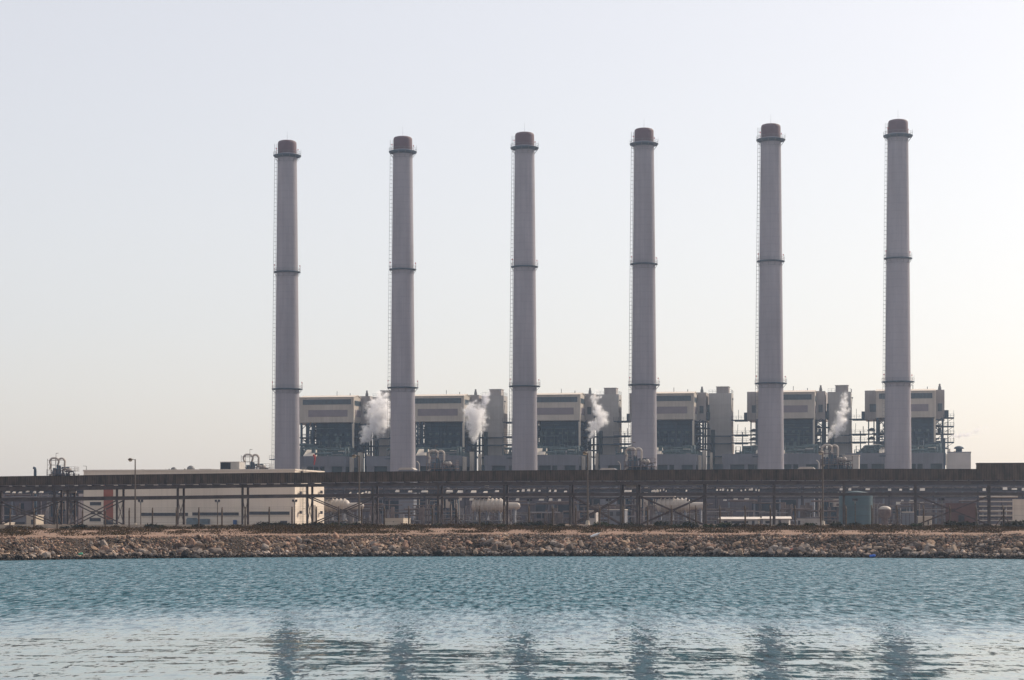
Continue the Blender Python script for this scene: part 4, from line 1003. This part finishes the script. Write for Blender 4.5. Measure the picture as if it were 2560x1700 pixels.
# ------------------------------------------------------------------ small buildings and equipment between conveyor and rack
def box_building(name, label, cat, xa, xb, ytop, d0, depth, mwall, mroof=None, pitched=0., ov=.15, extras=None, group=None):
    u0, u1 = rowu(xa, 0, d0), rowu(xb, 0, d0); O = rowxy(u0, 0, d0, Z0); w = u1 - u0; h = pz(ytop, O.y) - Z0 - pitched
    root = thing(name, label, cat, O, -TH, group)
    b = MB(); b.box(0, w, 0, depth, -.3, h); b.build('wall', mwall, root)
    b = MB()
    if pitched: b.prismx([(-ov, h + .003), (depth + ov, h + .003), (depth / 2, h + pitched)], -ov, w + ov)
    else: b.box(-ov, w + ov, -ov, depth + ov, h + .003, h + .15)
    b.build('roof', mroof or mwall, root)
    if extras: extras(root, w, h, depth)
    return root
def doors(*specs):
    def f(root, w, h, d):
        for a, c, z0, z1, kind in specs:
            b = MB(); b.box(a * w, c * w, -.07, 0, z0 * h, z1 * h); b.build(kind, M_win, root)
    return f
box_building('site_shed', 'long low white shed with pale roof between two fence posts', 'shed', 1800, 1894, 1292, 445, 4, M_shed, M_shroof, .45, .3, doors((.1, .2, .1, .75, 'door'), (.3, .75, .35, .7, 'window'), (.85, .92, .0, .75, 'door')), 'low sheds inside the fence')
box_building('site_shed', 'shorter low white shed with pale roof beside the trestle', 'shed', 1907, 1972, 1291, 445, 4, M_shed, M_shroof, .45, .3, doors((.1, .3, .3, .7, 'window'), (.6, .7, .0, .8, 'door')), 'low sheds inside the fence')
box_building('site_shed', 'flat topped grey shed next to the lamp by the teal tank', 'shed', 1992, 2050, 1296, 440, 5, M_shed, M_low, 0, .1, doors((.05, .15, .0, .7, 'door')), 'low sheds inside the fence')
box_building('site_cabin', 'plain beige cabin with a sunlit end behind the fence', 'cabin', 962, 1008, 1297, 440, 6, M_beige, M_beige, 0, .05, doors((.45, .5, .5, .6, 'vent')))
box_building('site_cabin', 'small white cabin at the near end of the fence', 'cabin', -30, 10, 1308, 420, 5, M_wh, M_wtrim, 0, .1, doors((.2, .4, .0, .7, 'door')))
box_building('equipment_hut', 'grey hut with dark base between fence and first trestle', 'hut', 28, 66, 1290, 455, 5, M_low, M_shed, 0, .2, doors((.0, .9, .05, .35, 'window')))
box_building('equipment_hut', 'narrow cream kiosk beside the grey hut', 'hut', 66, 90, 1289, 450, 4, M_beige, M_wtrim, 0, .1, doors((.5, .7, .0, .6, 'door')))
box_building('substation', 'windowless brown hut with a dark doorway', 'hut', 2364, 2440, 1260, 440, 3.5, M_sub, M_sub, 0, .05, doors((.42, .62, .0, .5, 'door')))
box_building('storage_block', 'plain white block at the very edge beyond the last strutted post', 'building', 2534, 2640, 1250, 440, 8, M_wh, M_wtrim, 0, .05, doors((.3, .4, .0, .3, 'door')))
box_building('control_cabin', 'raised pale cabin beside the looped pipe tower near the last chimneys', 'cabin', 2107, 2147, 1139, 600, 5, M_shed, M_wtrim, 0, .15, doors((.05, .95, .62, .66, 'window'), (.05, .6, .4, .5, 'window')))
box_building('valve_house', 'narrow pale box house behind the third lamp pole', 'hut', 1473, 1490, 1278, 470, 3, M_shed, M_wtrim, 0, .1, doors((.1, .8, .5, .9, 'window')))
box_building('switch_house', 'pale slatted cabin on a stalk under the dark bay', 'hut', 1520, 1562, 1275, 480, 4, M_low, M_wtrim, 0, .1, doors((.1, .3, .6, .9, 'window'), (.5, .75, .6, .9, 'window')))
box_building('transformer_pen', 'low pale pen with bars beyond the teal tank', 'hut', 2255, 2285, 1281, 480, 4, M_low, M_wtrim, 0, .1, doors((.3, .34, .0, .9, 'vent'), (.6, .64, .0, .9, 'vent')))
box_building('transformer_pen', 'low cream block with sunlit end beside the single trestle', 'hut', 2295, 2329, 1292, 470, 4, M_beige, M_wtrim, 0, .1, doors((.7, .8, .0, .5, 'vent')))
def tank():
    O = rowp(2147, 0, 470); root = thing('storage_tank', 'tall teal cylindrical tank with conical roof behind the fence', 'tank', (O.x, O.y + 4, Z0), 0)
    r = 3.45; h = pz(1234, O.y) - Z0
    b = MB(); b.lathe([(r, -.3), (r, h)], n=48); b.build('shell', M_tank, root)
    b = MB(); b.lathe([(r + .1, h + .003), (r + .1, h + .12), (.4, h + .6)], n=48); b.build('roof', M_tank, root)
    b = MB(); az = -.15
    for k in range(26): a0 = az + .0; z = .2 + k * .3; b.bar((r * math.cos(a0), r * math.sin(a0) - .3, z), (r * math.cos(a0) + .35, r * math.sin(a0) - .3, z), .05)
    for d in (0, .35): b.bar((r * math.cos(az) + d, r * math.sin(az) - .3, 0), (r * math.cos(az) + d, r * math.sin(az) - .3, h + 1), .05)
    b.build('ladder', M_steel, root)
    O = rowp(2212, 0, 500); root = thing('domed_vessel', 'brown vessel with white domed cap past the teal tank', 'vessel', (O.x, O.y, Z0), 0)
    b = MB(); b.lathe([(.7, -.2), (.7, 1.4), (1.35, 2.0), (1.35, 3.4)], n=24); b.build('shell', M_pipeb, root)
    b = MB(); b.lathe([(1.38, 3.402), (1.25, 3.7), (.8, 4.0), (.3, 4.12)], n=24); b.build('dome', M_pipew, root)
    b = MB(); b.tube([(-1.6, 0, 0), (-1.6, 0, 4.2), (-1.0, 0, 4.8)], .12, 6); b.build('pipe', M_pipeg, root)
    # pipe manifold frame beside the substation
    O = rowp(2448, 0, 470); root = thing('pipe_manifold', 'stack of pale horizontal pipes in a frame beyond the brown hut', 'pipework', (O.x, O.y, Z0), -TH)
    b = MB()
    for k in range(6): b.tube([(0, .3 * (k % 2), 1.0 + k * .95), (7.6, .3 * (k % 2), 1.0 + k * .95)], .10 + .04 * (k % 3), 8)
    b.build('pipe', M_pipew, root)
    b = MB()
    for x in (.1, 2.2, 4.4, 7.4): b.bar((x, .5, 0), (x, .5, 6.6), .2)
    for z in (1.6, 3.5, 5.5): b.bar((0, .6, z), (7.6, .6, z), .25)
    b.build('frame', M_deck, root)
    # slim things at the far end of the view
    O = rowp(88, 0, 600); root = thing('exhaust_flue', 'short bent exhaust flue rising alone over the conveyor', 'flue', (O.x, O.y, Z0), 0)
    b = MB(); b.tube([(0, 0, 0), (0, 0, 12.6), (0, 0, 15.2)], [.5, .42, .40], 12); b.build('pipe', M_dark, root)
    b = MB(); b.tube([(0, 0, 15.1), (-.1, 0, 15.6), (-.55, 0, 15.75)], [.40, .38, .36], 10); b.build('bend', M_dark, root)
    O = rowp(60, 0, 610); root = thing('vaulted_shed', 'low curved roofs showing over the conveyor beside the bent flue', 'shed', (O.x, O.y, Z0), -TH)
    b = MB(); b.box(0, 14, 0, 12, -.3, 11.2); b.build('wall', M_hall, root)
    b = MB(); n = 12; b.prism([(0, 11.202), (7, 11.202)] + [(3.5 + 3.5 * math.cos(math.pi * k / n), 11.21 + 1.1 * math.sin(math.pi * k / n)) for k in range(1, n)], -.2, 12.2)
    b.prism([(7.1, 11.202), (14.1, 11.202)] + [(10.6 + 3.5 * math.cos(math.pi * k / n), 11.21 + 2.0 * math.sin(math.pi * k / n)) for k in range(1, n)], -.2, 12.2); b.build('roof', M_low, root)
    O = rowp(216, 0, 580); root = thing('street_lamp', 'thin small lamp beside the warehouse roof corner, behind the conveyor', 'street lamp', (O.x, O.y, Z0), 0)
    b = MB(); b.tube([(0, 0, 0), (0, 0, 15.6)], [.12, .07], 6); b.build('pole', M_steel, root)
    b = MB(); b.bar((0, 0, 15.6), (-.9, 0, 15.65), .14, .1); b.build('arm', M_steel, root)
    for x, y, l in ((1085, 1170, 'white vaulted tank roof before the second chimney foot'), (1505, 1171, 'white vaulted tank roof before the looped tower by the fourth chimney'), (1998, 1168, 'white vaulted tank roof beyond the fifth chimney')):
        x = x if x > 1100 else 1005
        O = rowp(x, 0, 640); h = pz(y, O.y) - Z0
        root = thing('vaulted_tank', l, 'tank', (O.x, O.y, Z0), -TH, 'white vaulted tanks')
        b = MB(); b.box(0, 4.4, -4, 0, -.2, h - .6); b.build('wall', M_low, root)
        b = MB(); b.prism([(-.2, h - .599), (4.6, h - .599), (4.0, h - .1), (3.6, h), (.8, h), (.3, h - .1)], -4.2, .2); b.build('roof', M_pipew, root)
        b = MB(); b.tube([(5.6, -2, 0), (5.6, -2, h + 1.1), (5.2, -2, h + 1.7), (4.8, -2, h + 1.9)], .12, 6); b.build('vent_pipe', M_pipew, root)
tank()

# ------------------------------------------------------------------ steam
def steam_mat(name, dens, scale, balls, col_=(.98, .98, .99), soft=.9):
    """cloud whose density fades away from a chain of puffs, torn by noise"""
    m = bpy.data.materials.new(name); m.use_nodes = True; N = m.node_tree.nodes; L = m.node_tree.links; N.clear()
    out = N.new('ShaderNodeOutputMaterial'); v = N.new('ShaderNodeVolumePrincipled'); L.new(v.outputs[0], out.inputs['Volume'])
    v.inputs['Color'].default_value = (*col_, 1); v.inputs['Anisotropy'].default_value = .3
    tc = N.new('ShaderNodeTexCoord')
    def ma(op, a, b_=None, c=None):
        n = N.new('ShaderNodeMath'); n.operation = op
        for i, q in enumerate((a, b_, c)):
            if q is None: continue
            if isinstance(q, (int, float)): n.inputs[i].default_value = q
            else: L.new(q, n.inputs[i])
        return n.outputs[0]
    acc = None
    for c, r_, w in balls:
        d = N.new('ShaderNodeVectorMath'); d.operation = 'DISTANCE'; L.new(tc.outputs['Object'], d.inputs[0]); d.inputs[1].default_value = c
        f = ma('MULTIPLY_ADD', d.outputs['Value'], -w / r_, w)
        acc = f if acc is None else ma('MAXIMUM', acc, f)
    n = N.new('ShaderNodeTexNoise'); n.inputs['Scale'].default_value = scale; n.inputs['Detail'].default_value = 6; n.inputs['Roughness'].default_value = .68
    L.new(tc.outputs['Object'], n.inputs['Vector'])
    k = ma('ADD', acc, ma('MULTIPLY_ADD', n.outputs['Fac'], 2.6, -1.50))
    mr = N.new('ShaderNodeMapRange'); mr.interpolation_type = 'SMOOTHSTEP'; mr.inputs[1].default_value = 0; mr.inputs[2].default_value = soft; mr.inputs[3].default_value = 0; mr.inputs[4].default_value = dens
    L.new(k, mr.inputs[0]); L.new(mr.outputs[0], v.inputs['Density'])
    return m
def plume(name, label, pts, v, spec, seed, cat='steam'):
    dens, scale, colr, soft = spec
    base = rowp(pts[0][0], v); base.z = pz(pts[0][1], base.y); r = random.Random(seed); bm = bmesh.new()
    P = []
    for i, (x, y, rp) in enumerate(pts):
        q = rowp(x, v); P.append((Vector((q.x, q.y, pz(y, q.y))) - base, rp * q.y / F * 1.42, 1.0 - .35 * (i / (len(pts) - 1)) ** 2))
    balls = []
    for (a, ra, wa), (c, rc, wc) in zip(P, P[1:]):
        for t in (0, .5):
            balls.append((a.lerp(c, t) + Vector((r.uniform(-.2, .2), r.uniform(-.2, .2), 0)) * ra, ra + (rc - ra) * t, wa + (wc - wa) * t))
    balls.append(P[-1])
    for c, rr, w in balls: bmesh.ops.create_icosphere(bm, subdivisions=2, radius=rr * 1.02, matrix=Matrix.Translation(c))
    me = bpy.data.meshes.new(name); bm.to_mesh(me); bm.free(); me.materials.append(steam_mat(name + '_vapour', dens, scale, [(tuple(c), rr, w) for c, rr, w in balls], colr, soft))
    o = bpy.data.objects.new(name, me); col.objects.link(o); o.location = base
    md = o.modifiers.new('remesh', 'REMESH'); md.mode = 'VOXEL'; md.voxel_size = .35
    tag(o, label, cat, 'steam plumes over the plant' if cat == 'steam' else None); return o
M_steam = (2.6, .60, (.98, .98, .99), 1.1); M_wisp = (1.1, .55, (.86, .86, .9), .8)
plume('steam_plume', 'largest white steam plume, leaning towards the second chimney', [(903, 1107, 4), (910, 1096, 12), (925, 1080, 19), (943, 1061, 27), (952, 1040, 30), (944, 1020, 24), (956, 1002, 19), (962, 984, 13)], 30, M_steam, 1)
plume('steam_plume', 'dense puffed steam plume before the second service tower', [(1185, 1107, 4), (1183, 1093, 13), (1186, 1074, 20), (1192, 1056, 25), (1182, 1038, 27), (1178, 1020, 19)], 30, M_steam, 2)
plume('steam_plume', 'faint thin steam curl above the dense puffed plume', [(1207, 1034, 5), (1210, 1014, 10), (1213, 998, 12), (1222, 984, 10)], 33, M_wisp, 9)
plume('steam_plume', 'slender twisting steam plume before the third service tower', [(1473, 1099, 4), (1479, 1084, 10), (1490, 1064, 17), (1501, 1043, 18), (1493, 1021, 13), (1484, 1002, 12), (1492, 984, 11)], 30, M_steam, 3)
plume('steam_plume', 'steam plume rising across the last service tower', [(2070, 1097, 4), (2078, 1084, 10), (2095, 1070, 17), (2104, 1050, 16), (2108, 1025, 13), (2110, 1004, 11), (2113, 987, 9)], 34, M_steam, 4)
plume('smoke_wisp', 'thin grey smoke drifting from the slim exhaust pipe', [(2375, 1096, 4), (2383, 1090, 6), (2400, 1088, 7), (2418, 1085, 8), (2440, 1079, 9), (2462, 1068, 10)], 4, M_wisp, 5, 'smoke')

# ------------------------------------------------------------------ haze
def haze():
    b = MB(); b.box(-1500, 1500, -640, 1620, -3.4, 150)
    m = bpy.data.materials.new('haze'); m.use_nodes = True; N = m.node_tree.nodes; L = m.node_tree.links; N.clear()
    out = N.new('ShaderNodeOutputMaterial'); v = N.new('ShaderNodeVolumePrincipled'); L.new(v.outputs[0], out.inputs['Volume'])
    v.inputs['Color'].default_value = (.60, .75, .98, 1); v.inputs['Density'].default_value = .00015; v.inputs['Anisotropy'].default_value = .7
    o = b.build('haze', m); tag(o, kind='stuff'); o['label'] = 'pale blue haze over the plant'; o['category'] = 'haze'
haze()
